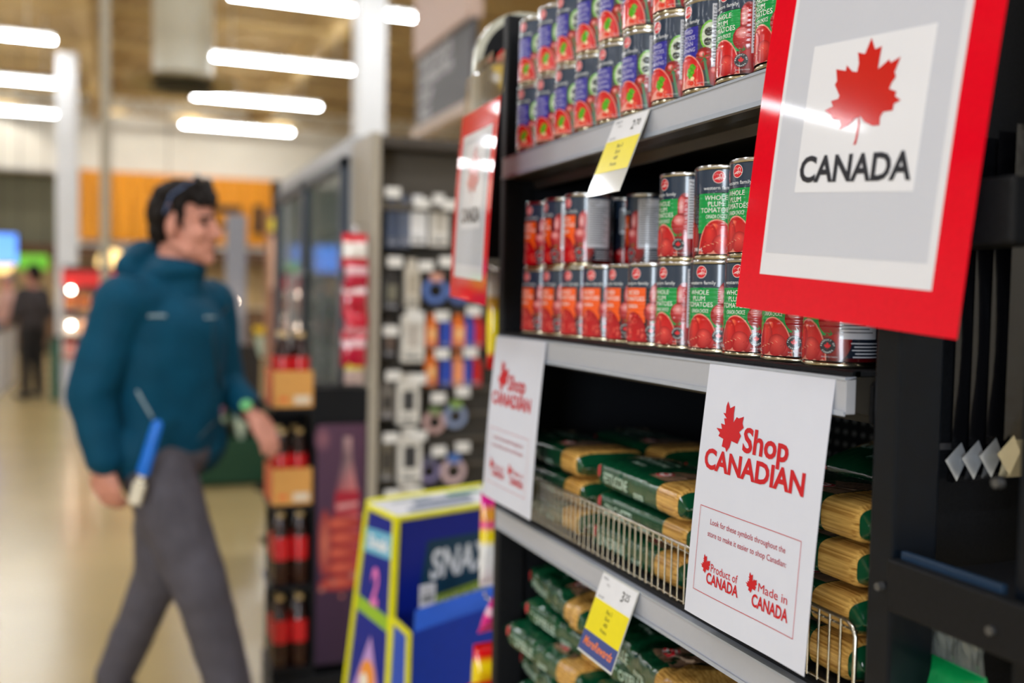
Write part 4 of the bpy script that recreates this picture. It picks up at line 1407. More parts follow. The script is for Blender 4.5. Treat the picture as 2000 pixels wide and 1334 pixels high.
# loading tray in front with its own yellow edge, and a price flag
tr_ = thing('cardboard_tray', 'blue cardboard tray with a yellow edge in front of the snack display', 'display tray', (.605, 2.26, 0), math.radians(20))
def trq(name, pts, col, th=.006):
    p = [Vector(q) for q in pts]
    n = (p[1] - p[0]).cross(p[3] - p[0]).normalized() * th
    mb = MB()
    mb.col = col
    mb.add([q for q in p] + [q - n for q in p], [(0, 1, 2, 3), (7, 6, 5, 4), (0, 4, 5, 1), (1, 5, 6, 2), (2, 6, 7, 3), (3, 7, 4, 0)])
    return mb.build(name, m_card, tr_)
tz = .675
trq('tray_front', [(-.06, -.14, tz), (-.085, -.16, 0), (Wf, -.16, 0), (Wf, -.14, tz + .03)], S(4, 56, 176))
trq('tray_side', [(-.06, -.14, tz), (-.03, -.035, tz + .0), (-.06, -.03, 0), (-.085, -.16, 0)], MIDB)
trq('tray_rim', [(-.045, -.14, tz), (Wf, -.14, tz + .03), (Wf, -.12, tz + .07), (-.02, -.11, tz + .04)], S(20, 84, 196))
for a, b in (((-.06, -.14, tz), (-.085, -.16, 0)), ((-.03, -.035, tz), (-.06, -.03, 0)), ((-.06, -.14, tz), (-.03, -.035, tz))):
    mb = MB()
    mb.col = YEL
    mb.tube([a, b], .007, 6)
    mb.build('yellow_edge', m_card, tr_)
pf = thing('price_flag', 'small white price flag standing on the snack tray', 'price tag', (.655, 2.165, .715), math.radians(20))
mb = MB()
mb.box(-.022, .022, -.001, .001, 0, .052)
mb.build('card', m_paper, pf, bevel=.0003)
A = Art()
A.rect(-.016, .016, .012, .026, S(120, 126, 130), 0).rect(-.016, .016, .034, .038, S(170, 170, 170), 0)
A.build('card_print', flat_map((0, -.001, 0), (1, 0, 0), (0, 0, 1)), m_print, pf)

# ------------------------------------------------------------------ accessory peg wall
PX, PY = .84, 3.46
pw = thing('peg_wall', 'grey framed peg wall of phone accessories behind the shelf unit', 'peg wall', (PX, PY, 0))
m_grey = mat('taupe_metal_frame', S(168, 158, 142), rough=.4, var=.04)
m_gback = mat('dark_taupe_back', S(88, 80, 70), rough=.6, var=.08)
m_gb2 = mat('dark_grid_panel', S(52, 48, 42), rough=.6, var=.15, nscale=60)
MB().box(-.035, .0, -.05, .45, 0, 1.99).build('frame_post', m_grey, pw, bevel=.004)
MB().box(.84, .88, -.05, .45, 0, 1.99).build('frame_post', m_grey, pw, bevel=.004)
MB().box(0, .84, -.02, .45, 1.945, 1.985).build('frame_top', mat('brown_black_beam', S(64, 56, 48), rough=.5), pw, bevel=.004)
MB().box(0, .84, .10, .12, 1.74, 1.945).build('header_panel', m_gback, pw)
MB().box(0, .84, .08, .10, .12, 1.74).build('back_panel', m_gb2, pw)
MB().box(0, .84, -.04, .12, 1.725, 1.75).build('header_ledge', m_gback, pw, bevel=.003)
MB().box(-.03, .86, -.03, .42, 0, .12).build('plinth', m_black, pw, bevel=.004)
for k in range(16):
    z = .22 + k * .095
    MB().box(0, .84, .066, .080, z, z + .012).build('slat', m_gback, pw)
# item: (px offset x, z top, kind, size, label)
def at_peg(px, py):
    d = fw + RT * ((px - 1000) / 1944) + UP * ((667 - py) / 1944)
    k = (PY - .02) / d.y
    return d.x * k - PX, 1.43 + d.z * k
m_boxw = pmat('accessory_box_print', rough=.35, var=.05)
gI = 'accessory packs on the peg wall'
def acc_box(px, py, wpx, hpx, label, col, panel=None, dark=False, blister=False):
    x, z = at_peg(px, py)
    k = 3.52 / 1944
    w_, h_ = wpx * k, hpx * k
    t = thing('accessory_pack', label, 'accessory pack', (PX + x, PY - .02, z), 0, gI)
    mb = MB()
    mb.col = col
    mb.box(-w_ / 2, w_ / 2, 0, .035, -h_ / 2, h_ / 2)
    mb.build('carton', m_boxw, t, bevel=.002)
    mb = MB()
    mb.col = col
    mb.box(-w_ * .3, w_ * .3, .016, .019, h_ / 2 - .001, h_ / 2 + .03)
    mb.build('hang_tab', m_boxw, t)
    A = Art()
    if panel:
        A.rect(-w_ * .28, w_ * .28, -h_ * .18, h_ * .30, panel, 0)
    A.rect(-w_ * .35, w_ * .35, -h_ * .42, -h_ * .36, S(110, 110, 110) if not dark else S(150, 150, 160), 0)
    A.rect(-w_ * .35, w_ * .1, -h_ * .32, -h_ * .29, S(140, 140, 140), 0)
    A.build('front_print', flat_map((0, 0, 0), (1, 0, 0), (0, 0, 1), base=.0008), m_boxw, t)
def coil(px, py, dpx, label, col, card):
    x, z = at_peg(px, py)
    r = dpx / 2 * 3.52 / 1944
    t = thing('cable_coil', label, 'cable', (PX + x, PY - .02, z), 0, gI)
    mb = MB()
    mb.col = col
    for j in range(4):
        rr = r * (.62 + .11 * j)
        mb.tube([(rr * math.cos(2 * PI * q / 28), .012 + .006 * (j % 2), rr * math.sin(2 * PI * q / 28)) for q in range(28)], r * .085, 6, closed=True)
    mb.build('cable', m_boxw, t, smooth=1.5)
    mb = MB()
    mb.col = card
    mb.box(-r * .45, r * .45, .0, .03, r * .72, r * 1.35)
    mb.build('card_band', m_boxw, t, bevel=.001)
W_, DK, BL, ORG, RDD = S(226, 220, 210), S(56, 52, 50), S(40, 70, 170), S(236, 120, 40), S(200, 30, 34)
acc_box(768, 440, 24, 88, 'slim dark blue accessory pack at the top left of the peg wall', S(70, 80, 104), dark=True)
acc_box(792, 440, 22, 86, 'slim slate accessory pack beside the top white box', S(96, 104, 124), dark=True)
acc_box(818, 438, 34, 82, 'plain white accessory box in the top row of the peg wall', S(232, 230, 230))
acc_box(859, 438, 38, 88, 'white accessory box with a pale window in the top row', S(226, 220, 212), S(196, 188, 176))
acc_box(766, 575, 34, 62, 'dark blister pack in the second row by the grey post', DK, S(120, 116, 100), True)
acc_box(806, 560, 30, 78, 'beige accessory box in the second row of the peg wall', S(206, 196, 180), S(170, 158, 140))
coil(853, 568, 52, 'blue coiled cable in the second row of the peg wall', S(100, 130, 196), S(220, 160, 140))
coil(900, 572, 46, 'blue coiled cable half hidden by the CANADA sign', S(96, 120, 180), S(200, 200, 210))
acc_box(762, 668, 26, 60, 'dark accessory pack in the third row by the grey post', S(62, 54, 50), S(110, 90, 80), True)
acc_box(807, 662, 46, 92, 'large white accessory box in the third row', W_, S(190, 180, 170))
for (px, py, c, lab) in ((844, 655, ORG, 'upper orange battery pack nearest the white boxes'), (872, 655, BL, 'upper blue battery pack between two orange packs'), (897, 655, ORG, 'upper orange battery pack under the CANADA sign'), (918, 655, BL, 'upper blue battery pack nearest the shelf unit'), (935, 655, RDD, 'upper red battery pack nearest the shelf unit'), (843, 730, ORG, 'lower orange battery pack nearest the white boxes'), (872, 730, BL, 'lower blue battery pack between two orange packs'), (896, 730, S(238, 150, 100), 'lower pale orange battery pack'), (916, 730, BL, 'lower blue battery pack nearest the shelf unit'), (930, 730, RDD, 'lower red battery pack nearest the shelf unit')):
    acc_box(px, py, 22 if px != 897 else 27, 50, lab, c, S(240, 190, 130) if c == ORG else None, True)
acc_box(757, 790, 30, 58, 'dark grey accessory pack in the fourth row', S(120, 112, 104), DK, True)
acc_box(798, 788, 45, 84, 'white boxed charger with a dark window, fourth row', W_, S(60, 60, 62))
coil(851, 826, 46, 'pink coiled cable in the fourth row of the peg wall', S(214, 176, 170), S(120, 140, 90))
coil(892, 814, 48, 'pale blue coiled cable in the fourth row', S(150, 164, 196), S(140, 170, 90))
acc_box(756, 905, 26, 74, 'olive dark accessory pack in the fifth row', S(108, 100, 86), DK, True)
acc_box(801, 898, 48, 94, 'white boxed charger with a dark window, fifth row', W_, S(56, 56, 58))
coil(840, 922, 46, 'violet coiled cable in the fifth row', S(140, 130, 170), S(90, 90, 110))
coil(888, 922, 52, 'white and pink coiled cable in the fifth row', S(220, 190, 190), S(80, 120, 190))
acc_box(798, 985, 54, 50, 'white accessory box in the lowest row above the snack display', S(214, 206, 196))
for (px, py) in ((762, 378), (818, 399), (872, 402), (766, 512), (826, 520), (866, 512), (758, 645), (808, 618), (857, 617), (918, 607), (857, 690), (912, 687), (763, 732), (813, 738), (850, 775), (897, 763), (758, 852), (813, 848), (851, 878), (897, 870), (806, 957), (760, 962)):
    x, z = at_peg(px, py)
    h_ = MB().cyl((x, .08, z + .005), (x, -.055, z + .005), .0025, n=6).build('hook', m_chrome, pw)
    MB().box(x - .027, x + .027, -.062, -.058, z - .018, z + .018).build('price_card', mat('peg_price_card', S(226, 222, 216), rough=.4), h_, bevel=.001)

# ------------------------------------------------------------------ glass door cooler
CXF, CY0, CY1, CZ = .80, 3.72, 5.55, 2.02
co = thing('drinks_cooler', 'grey two door glass drinks cooler behind the bottle rack', 'cooler', (CXF, CY0, 0))
m_cool = mat('grey_cooler_metal', S(176, 176, 178), rough=.35, var=.03)
m_cdark = mat('dark_cooler_frame', S(56, 66, 80), rough=.3, var=.05)
m_cin = mat('cooler_interior', S(150, 156, 152), rough=.5)
m_glass = mat('cooler_glass', S(130, 150, 150), rough=.02, spec=.9, var=.0, alpha=.42, coat=1.)
Lc = CY1 - CY0
MB().box(.0, .72, 0, .03, 0, CZ).build('end_panel', m_cool, co, bevel=.004)
MB().box(.0, .72, Lc - .03, Lc, 0, CZ).build('end_panel', m_cool, co, bevel=.004)
MB().box(.68, .72, .03, Lc - .03, 0, CZ).build('back_panel', m_cin, co)
MB().box(.0, .72, .03, Lc - .03, CZ - .07, CZ).build('top_panel', m_cool, co, bevel=.004)
MB().box(.02, .72, .03, Lc - .03, 0, .22).build('base', m_cdark, co, bevel=.004)
for z in (.55, .85, 1.15, 1.45, 1.72):
    MB().box(.08, .66, .04, Lc - .04, z, z + .015).build('shelf', m_cool, co)
for d in range(2):
    a, b = .03 + d * (Lc - .06) / 2, .03 + (d + 1) * (Lc - .06) / 2 - .008
    dr = MB()
    for (p, q, r_, s_) in ((a, a + .05, .22, CZ - .075), (b - .05, b, .22, CZ - .075), (a, b, .22, .28), (a, b, CZ - .12, CZ - .075)):
        dr.box(-.03, .02, p, q, r_, s_)
    do = dr.build('door', m_cdark, co, bevel=.003)
    MB().box(-.012, -.004, a + .05, b - .05, .28, CZ - .12).build('glass_pane', m_glass, do)
    MB().tube([(-.03, b - .075 if d == 0 else a + .075, 1.0), (-.07, b - .075 if d == 0 else a + .075, 1.02), (-.07, b - .075 if d == 0 else a + .075, 1.5), (-.03, b - .075 if d == 0 else a + .075, 1.52)], .010, 8).build('handle', m_cool, do, smooth=.8)
m_btl = pmat('bottle_plastic', rough=.12, coat=.5)
def drink_bottle(name, col, lab_col, capc, h, r, lab_band=(.42, .68)):
    t = thing(name, '-', 'bottle', (0, 0, -5))
    mb = MB()
    mb.col = col
    mb.lathe([(0, 0), (r * .9, 0), (r, .012), (r, h * .62), (r * .8, h * .72), (r * .42, h * .86), (r * .40, h * .94)], 16)
    mb.build('body', m_btl, t, smooth=.8)
    mb = MB()
    mb.col = lab_col
    mb.lathe([(r + .0008, h * lab_band[0] * .5), (r + .0008, h * lab_band[1] * .85)], 16)
    mb.build('label_band', m_btl, t, smooth=3.2)
    mb = MB()
    mb.col = capc
    mb.lathe([(r * .44, h * .93), (r * .44, h), (0, h)], 14)
    mb.build('cap', m_btl, t, smooth=.8)
    return t
cb = drink_bottle('drink_bottle', S(70, 44, 36), S(150, 40, 46), S(220, 220, 220), .24, .034)
first = True
rowname = ['lowest', 'second', 'third', 'fourth', 'top']
for r_, z in enumerate((.55, .85, 1.15, 1.45)):
    for k in range(6):
        loc = (CXF + .12, CY0 + .16 + k * .30, z + .016)
        lab = 'dim drink bottle inside the cooler, %s shelf, %s from its near end' % (rowname[r_], ORD[k])
        if first:
            cb.location = loc
            cb['label'] = lab
            cb['group'] = 'drink bottles inside the cooler'
            first = False
        else:
            copy_tree(cb, loc, (0, 0, 0), lab, 'drink bottles inside the cooler')

# clip strip of red packets at the cooler's near edge
cs = thing('clip_strip', 'hanging strip on the cooler edge that carries red packets', 'clip strip', (.748, 3.40, 1.16))
MB().box(-.008, .008, -.001, .001, 0, .50).build('strip', mat('clear_strip', S(200, 200, 205), rough=.2), cs)
MB().tube([(0, .0, .49), (0, .03, .51), (.05, .06, .51)], .003, 6).build('hanger', m_chrome, cs)
for k in range(5):
    packet('red and white snack packet on the cooler\'s clip strip, %s from the top' % ORD[k], (.742 + .008 * (k % 2), 3.375, 1.520 - k * .083), .085, .105, [[(.2, S(206, 20, 54)), (.38, S(226, 160, 170)), (1.01, S(206, 16, 50))], [(.55, S(196, 20, 60)), (.75, S(230, 190, 196)), (1.01, S(206, 16, 50))], [(.7, S(190, 16, 50)), (.85, S(240, 220, 220)), (1.01, S(150, 10, 40))]][k % 3] if k else [(.25, S(206, 20, 54)), (.8, S(240, 232, 224)), (1.01, S(214, 30, 50))], .25 if k % 2 else -.1, .04)
cs2 = packet('pale packet with a yellow tag hanging beneath the red packets', (.748, 3.39, 1.125), .07, .11, [(.4, S(206, 180, 176)), (.8, S(220, 206, 60)), (1.01, S(200, 190, 190))], .1, .03)

# ------------------------------------------------------------------ bottle rack with printed side panel
RX0, RX1, RY0, RY1 = .49, .80, 3.42, 3.66
rk = thing('bottle_rack', 'black bottle rack with a dark bottle poster on its side', 'rack', (RX0, RY0, 0))
w_, d_ = RX1 - RX0, RY1 - RY0
MB().box(.135, w_, -.006, .0, .13, .98).build('poster_backing', m_black, rk)
MB().box(.12, w_ + .03, 0, d_, .98, 1.10).build('head_box', m_black, rk, bevel=.004)
MB().box(-.01, w_ + .02, -.01, d_, 0, .10).build('plinth', m_black, rk, bevel=.004)
MB().box(.125, .135, -.006, d_, .1, .98).build('side_wall', m_black, rk)
MB().box(w_ - .01, w_, 0, d_, .1, .98).build('side_wall', m_black, rk)
MB().box(.0, w_, d_ - .01, d_, .1, 1.04).build('back_wall', m_black, rk)
tiers = (.13, .42, .70, 1.035)
for z in tiers:
    MB().box(-.012, .130, -.004, d_ - .01, z - .02, z).build('tier_tray', m_black, rk, bevel=.002)
# poster: bottle held by fingers in warm light
A = Art()
x0, x1, y0, y1 = .138, w_, .135, .975
A.poly([(x0, y0), (x1, y0), (x1, y1), (x0, y1)], None, 0, cols=[S(52, 34, 60), S(48, 30, 54), S(86, 54, 76), S(92, 64, 84)])
cxp = x0 + .105
A.ell(x0 + .02, y1 - .05, .03, .05, S(150, 100, 110), .5, edge=S(92, 62, 84))
A.poly([(cxp - .014, .93), (cxp + .014, .93), (cxp + .016, .86), (cxp + .026, .80), (cxp + .044, .70), (cxp + .046, .45), (cxp - .046, .45), (cxp - .044, .70), (cxp - .026, .80), (cxp - .016, .86)], None, 1, cols=[S(150, 130, 130), S(206, 160, 160), S(150, 120, 120), S(196, 130, 130), S(214, 110, 110), S(190, 60, 70), S(120, 30, 40), S(150, 60, 70), S(120, 90, 100), S(90, 70, 80)])
A.rect(cxp - .04, cxp + .044, .66, .74, S(170, 40, 56), 1.5)
A.poly([(cxp - .035, .675), (cxp + .04, .685), (cxp + .04, .70), (cxp - .035, .695)], S(214, 150, 150), 1.8)
for k in range(5):
    A.ell(cxp - .02 + .012 * (k % 2), .625 - k * .052, .075, .026, S(226, 110, 84), 2 + .1 * k, edge=S(150, 34, 44), hx=-.3, hy=.3)
A.ell(cxp - .075, .56, .022, .12, S(214, 120, 96), 2.6, edge=S(150, 50, 56))
for k, (px, py, r_) in enumerate(((.16, .40, .012), (.20, .42, .010), (.27, .44, .016), (.23, .37, .008))):
    A.ell(px, py, r_, r_, S(220, 140, 110), 2.5, edge=S(140, 70, 80))
A.build('poster_print', flat_map((0, -.006, 0), (1, 0, 0), (0, 0, 1), base=.0008), pmat('poster_print', rough=.35), rk)
m_carton = pmat('carton_board', rough=.5, var=.06)
CO, CO2 = S(222, 160, 84), S(226, 96, 40)
def carrier(label, loc):
    t = thing('bottle_carton', label, 'bottle carton', loc)
    mb = MB()
    mb.col = CO
    mb.box(0, .135, 0, .006, 0, .125)
    mb.build('front_panel', m_carton, t, bevel=.001)
    mb = MB()
    mb.col = CO2
    mb.box(0, .006, .006, .20, 0, .125)
    mb.build('end_panel', m_carton, t, bevel=.001)
    mb = MB()
    mb.col = CO
    mb.box(.129, .135, .006, .20, 0, .125).box(.006, .129, .194, .20, 0, .125).box(.006, .129, .006, .194, 0, .005)
    mb.build('tray', m_carton, t)
    mb = MB()
    mb.col = S(236, 70, 20)
    mb.prism([(.03, .10), (.105, .10), (.085, .165), (.05, .165)], .095, .10, 'y')
    mb.build('carry_handle', m_carton, t)
    A = Art()
    A.rect(.07, .125, .012, .040, S(230, 214, 190), 0).rect(.02, .05, .02, .035, S(240, 120, 60), 0)
    A.build('front_print', flat_map((0, 0, 0), (1, 0, 0), (0, 0, 1), base=.0006), m_carton, t)
    return t
mc1 = carrier('orange bottle carton on the rack\'s top tier beside the man\'s wrist', (RX0 - .011, RY0 + .0, 1.036))
mc2 = carrier('orange bottle carton on the tier below the man\'s hand', (RX0 - .011, RY0 + .0, .701))
bt = drink_bottle('glass_bottle', S(50, 20, 14), S(210, 24, 34), S(214, 180, 120), .25, .030, (.7, .78))
first = True
def put_bottle(loc, lab, grp):
    global first
    if first:
        bt.location = loc
        bt['label'] = lab
        bt['group'] = grp
        first = False
    else:
        copy_tree(bt, loc, (0, 0, 0), lab, grp)
for k in range(4):
    put_bottle((RX0 + .032 + .058 * (k % 2), RY0 + .055 + .10 * (k // 2), 1.0415), 'brown glass bottle in the top orange carton, %s' % ('front left', 'front right', 'rear left', 'rear right')[k], 'bottles in the cartons')
    put_bottle((RX0 + .030 + .058 * (k % 2), RY0 + .055 + .10 * (k // 2), .7065), 'brown glass bottle in the lower orange carton, %s' % ('front left', 'front right', 'rear left', 'rear right')[k], 'bottles in the cartons')
for tz_, nm in ((.42, 'third tier'), (.13, 'bottom tier')):
    for k in range(4):
        put_bottle((RX0 + .024 + .066 * (k % 2), RY0 + .035 + .085 * (k // 2), tz_ + .001), 'red labelled brown bottle on the rack\'s %s, %s' % (nm, ('front left', 'front right', 'rear left', 'rear right')[k]), 'red labelled bottles on the rack')

# ------------------------------------------------------------------ hanging aisle sign
ai = thing('aisle_sign', 'dark aisle sign with pale lettering under a pinkish board, hanging above', 'sign', (2.0, 6.4, 2.60))
MB().box(-.02, .02, -.60, .62, .02, .52).build('list_board', mat('charcoal_board', S(78, 76, 78), rough=.5), ai, bevel=.004)
MB().box(-.05, .05, -.62, .64, -.05, .02).build('bottom_rail', mat('pale_pink_rail', S(206, 186, 172), rough=.5), ai, bevel=.006)
MB().box(-.05, .05, -.60, .62, .52, 1.7).build('number_board', mat('dusty_pink_board', S(206, 178, 164), rough=.5), ai, bevel=.01)
for k, s_ in enumerate(('PASTA SAUCE', 'CANNED FISH', 'SOUP', 'RICE')):
    A = Art()
    A.text(s_, -.52, .41 - k * .115, .078, S(216, 216, 220), 1, align='l', bold=.03)
    A.build('lettering', flat_map((-.02, 0, 0), (0, -1, 0), (0, 0, 1), base=.001), m_print, ai)
for y in (-.5, .5):
    MB().cyl((0, y, 1.7), (0, y, 3.595), .006, n=6).build('suspension_wire', m_chrome, ai)
bx = thing('wall_unit', 'tall taupe cabinet run behind the shelf unit', 'cabinet', (1.75, 7.3, 0))
MB().box(-.0, 1.2, 0, 6, 0, 1.9).build('cabinet_body', m_gback, bx, bevel=.01)
MB().box(-.02, 1.2, -.02, 6, 1.9, 1.95).build('cabinet_top', m_grey, bx, bevel=.005)

# ------------------------------------------------------------------ items between man and cooler
gp = thing('pillar_panel', 'tall grey pillar panel behind the man\'s face', 'panel', (.90, 8.6, 0))
MB().box(-.09, .07, -.05, .05, 0, 2.06).build('panel', mat('mid_grey_panel', S(150, 150, 158), rough=.5), gp, bevel=.01)
MB().box(-.12, .10, -.09, .09, 0, .05).build('foot', m_black, gp, bevel=.005)
sl_ = thing('spot_lamp', 'small bright spot lamp on the grey pillar panel', 'spot lamp', (.86, 8.5, 1.34))
MB().cyl((0, .05, 0), (0, 0, 0), .022, n=12).build('lamp_body', m_black, sl_, smooth=.7)
MB().ball((0, -.012, 0), .02, 12, 8).build('bulb', MATS['lit_bulb'] if 'lit_bulb' in MATS else mat('lit_bulb', S(255, 236, 214), rough=.4, emit=S(255, 232, 210), estr=45.), sl_, smooth=3.2)
ps = thing('poster_stand', 'slim brown poster stand with a yellow header near the cooler', 'poster stand', (1.06, 7.3, 0))
MB().box(-.10, .10, -.02, .02, .9, 2.0).build('board', mat('brown_poster_board', S(150, 104, 80), rough=.5, var=.2, nscale=6), ps, bevel=.005)
MB().box(-.085, .085, -.03, -.021, 1.86, 1.95).build('header_card', mat('yellow_card', S(232, 206, 50), rough=.5), ps)
MB().box(-.075, .075, -.03, -.021, 1.45, 1.82).build('photo_card', mat('peach_photo', S(226, 180, 150), rough=.5, var=.25, nscale=9), ps)
MB().cyl((0, 0, 0), (0, 0, .9), .02, n=10).build('pole', m_black, ps)
MB().lathe([(0, 0), (.16, 0), (.16, .02), (0, .03)], 20).build('base', m_black, ps, smooth=.6)
MB().box(-.06, .06, -.02, .02, 2.0, 2.22).build('top_post', m_black, ps, bevel=.005)
pr = thing('packet_banner', 'tall pink strip of hanging packets left of the cooler', 'packet strip', (.86, 5.75, .95))
for k in range(8):
    mb = MB()
    mb.ball((0, .01 * (k % 2), .08 + k * .085), (.055, .03, .055), 12, 8)
    mb.build('pink_packet', mat('pink_foil', S(206, 70, 110), rough=.3, var=.3, nscale=30), pr, smooth=3.2)
MB().cyl((0, .03, 0), (0, .03, .80), .006, n=6).build('strip', m_chrome, pr)
MB().cyl((0, .03, -.95), (0, .03, 0), .012, n=8).build('stand_pole', m_black, pr)
MB().lathe([(0, -.95), (.12, -.95), (.12, -.935), (0, -.93)], 16).build('base', m_black, pr, smooth=.6)
# flower stand
fs_ = thing('flower_stand', 'low dark green flower stand behind the walking man', 'flower stand', (.74, 7.7, 0))
m_dgr = mat('dark_green_stand', S(14, 60, 34), rough=.5, var=.15)
MB().box(-.30, .30, -.25, .25, .02, .34).build('lower_bin', m_dgr, fs_, bevel=.01)
MB().box(-.26, .28, .0, .25, .345, .62).build('upper_bin', mat('dark_olive_bin', S(42, 48, 30), rough=.6), fs_, bevel=.01)
MB().box(-.24, .26, .1, .25, .62, 1.02).build('back_bin', mat('brown_black_bin', S(46, 38, 32), rough=.6), fs_, bevel=.01)
rn = random.Random(3)
m_leaf = mat('bouquet_leaf', S(36, 110, 50), rough=.5, var=.3, nscale=20)
def bouquet(label, loc, hue, n=9):
    t = thing('bouquet', label, 'bouquet', loc, 0, 'bouquets on the flower stand')
    MB().lathe([(0, 0), (.015, 0), (.06, .16), (.055, .16), (.0, .02)], 14).build('wrap', mat('pale_wrap', S(196, 210, 190), rough=.4), t, smooth=.8)
    for k in range(n):
        a, r_ = rn.uniform(0, 6.28), rn.uniform(.0, .055)
        hz = rn.uniform(.15, .22)
        mb = MB()
        mb.ball((r_ * math.cos(a), r_ * math.sin(a), hz), (.022, .022, .017), 10, 7)
        mb.build('blossom', mat('blossom_' + label.split()[0], hue, rough=.6, var=.25, nscale=60), t, smooth=3.2)
    mb = MB()
    for k in range(10):
        a = k * .63
        d = Vector((math.cos(a), math.sin(a), 0))
        p = d * .02 + Vector((0, 0, .12))
        q = d * .09 + Vector((0, 0, .16 + .02 * (k % 3)))
        sd_ = Vector((-d.y, d.x, 0)) * .016
        mb.add([p, (p + q) / 2 + sd_ + Vector((0, 0, .01)), q, (p + q) / 2 - sd_ + Vector((0, 0, .01))], [(0, 1, 2, 3)])
    mb.build('foliage', m_leaf, t)
bouquet('yellow bouquet on the back of the flower stand', (.98, 7.62, .94), S(250, 206, 10), 12)
bouquet('white bouquet on the flower stand\'s top bin', (.68, 7.85, 1.03), S(226, 230, 226))
bouquet('green bouquet beside the man\'s far hand', (.62, 7.56, .63), S(110, 170, 90))
bouquet('pink bouquet low on the flower stand', (.66, 7.52, .345), S(206, 130, 170))
bouquet('blue bouquet low on the flower stand', (.82, 7.50, .345), S(150, 190, 214))

# ------------------------------------------------------------------ far left: candy display, checkout counters, stands
rd = thing('candy_display', 'red topped candy display at the checkouts left of the man', 'candy display', (-.36, 13.2, 0))
MB().box(-.30, .34, -.2, .2, .0, .55).build('lower_cabinet', mat('grey_white_cabinet', S(196, 196, 206), rough=.5), rd, bevel=.01)
MB().box(-.32, .36, -.22, .22, .55, .60).build('deck', m_grey, rd, bevel=.005)
MB().box(-.30, .34, .12, .2, .60, 1.65).build('back_board', mat('brown_grey_board', S(120, 96, 84), rough=.5), rd)
MB().box(-.30, .34, -.22, .2, 1.45, 1.66).build('header', mat('red_header', S(226, 40, 36), rough=.4, emit=S(226, 40, 36), estr=.25), rd, bevel=.01)
for k_, (bx_, bz_) in enumerate(((-.20, 1.40), (-.20, .98), (.10, 1.10))):
    MB().ball((bx_, -.23, bz_), .028, 12, 8).build('spot_bulb', mat('lit_bulb', S(255, 236, 214), rough=.4, emit=S(255, 232, 210), estr=45.), rd, smooth=3.2)
MB().cyl((-.28, -.21, 1.66), (.32, -.21, 1.66), .03, n=10).build('header_trim', m_black, rd)
for z in (.85, 1.15):
    MB().box(-.30, .34, -.15, .15, z, z + .02).build('shelf', m_grey, rd)
cols_ = (S(206, 40, 48), S(236, 196, 180), S(240, 230, 220), S(220, 150, 60), S(150, 30, 50), S(226, 200, 200))
kk = 0
for r_, z in enumerate((.60, .87, 1.17)):
    for k in range(4):
        t = thing('candy_box', '%s candy box from the left on the red topped display\'s %s shelf' % (ORD[k], ('lower', 'middle', 'upper')[r_]), 'candy box', (-.36 - .30 + .085 + k * .155, 13.1, z + .001), 0, 'candy boxes on the checkout display')
        mb = MB()
        mb.col = cols_[(k * 5 + r_ * 2) % 6]
        mb.box(-.06, .06, -.03, .03, 0, .17)
        mb.build('carton', m_carton, t, bevel=.004)
        mb = MB()
        mb.col = cols_[(k + r_ + 1) % 6]
        mb.box(-.055, .055, -.034, -.030, .05, .12)
        mb.build('front_label', m_carton, t)
ck = thing('checkout_counter', 'pale checkout counter at the far left edge', 'checkout counter', (-1.9, 15.2, 0))
MB().box(-.5, .42, -.5, 1.5, 0, .85).build('cabinet', mat('pale_grey_counter', S(190, 186, 184), rough=.5), ck, bevel=.01)
MB().box(-.55, .46, -.55, 1.55, .85, .90).build('belt_top', m_black, ck, bevel=.005)
MB().box(-.2, .1, -.1, .1, .9, 1.25).build('till_screen', m_black, ck, bevel=.01)
gs = thing('green_bin', 'slim dark green bin beside the person at the checkouts', 'bin', (-.78, 13.9, 0))
MB().box(-.06, .06, -.1, .1, 0, .78).build('bin_body', mat('bin_green', S(10, 80, 56), rough=.4), gs, bevel=.01)
MB().box(-.065, .065, -.105, .105, .78, .81).build('bin_lid', m_black, gs, bevel=.004)
# ------------------------------------------------------------------ people
m_skin = mat('skin', S(206, 142, 122), rough=.5, var=.06, nscale=30, spec=.4)
m_jacket = mat('teal_jacket_cloth', S(0, 66, 92), rough=.7, var=.10, nscale=14, bump=.25, bscale=35, spec=.2)
m_trouser = mat('charcoal_trouser_cloth', S(78, 74, 82), rough=.75, var=.10, nscale=20, bump=.25, bscale=40)
m_hair = mat('dark_brown_hair', S(22, 15, 12), rough=.6, spec=.2, var=.35, nscale=70, bump=.6, bscale=90)

def frame(c, f):
    """matrix with local x = facing f, y = left, z = up"""
    f = Vector((f[0], f[1], 0)).normalized()
    l = Vector((-f.y, f.x, 0))
    return Matrix(((f.x, l.x, 0, c[0]), (f.y, l.y, 0, c[1]), (0, 0, 1, c[2]), (0, 0, 0, 1)))

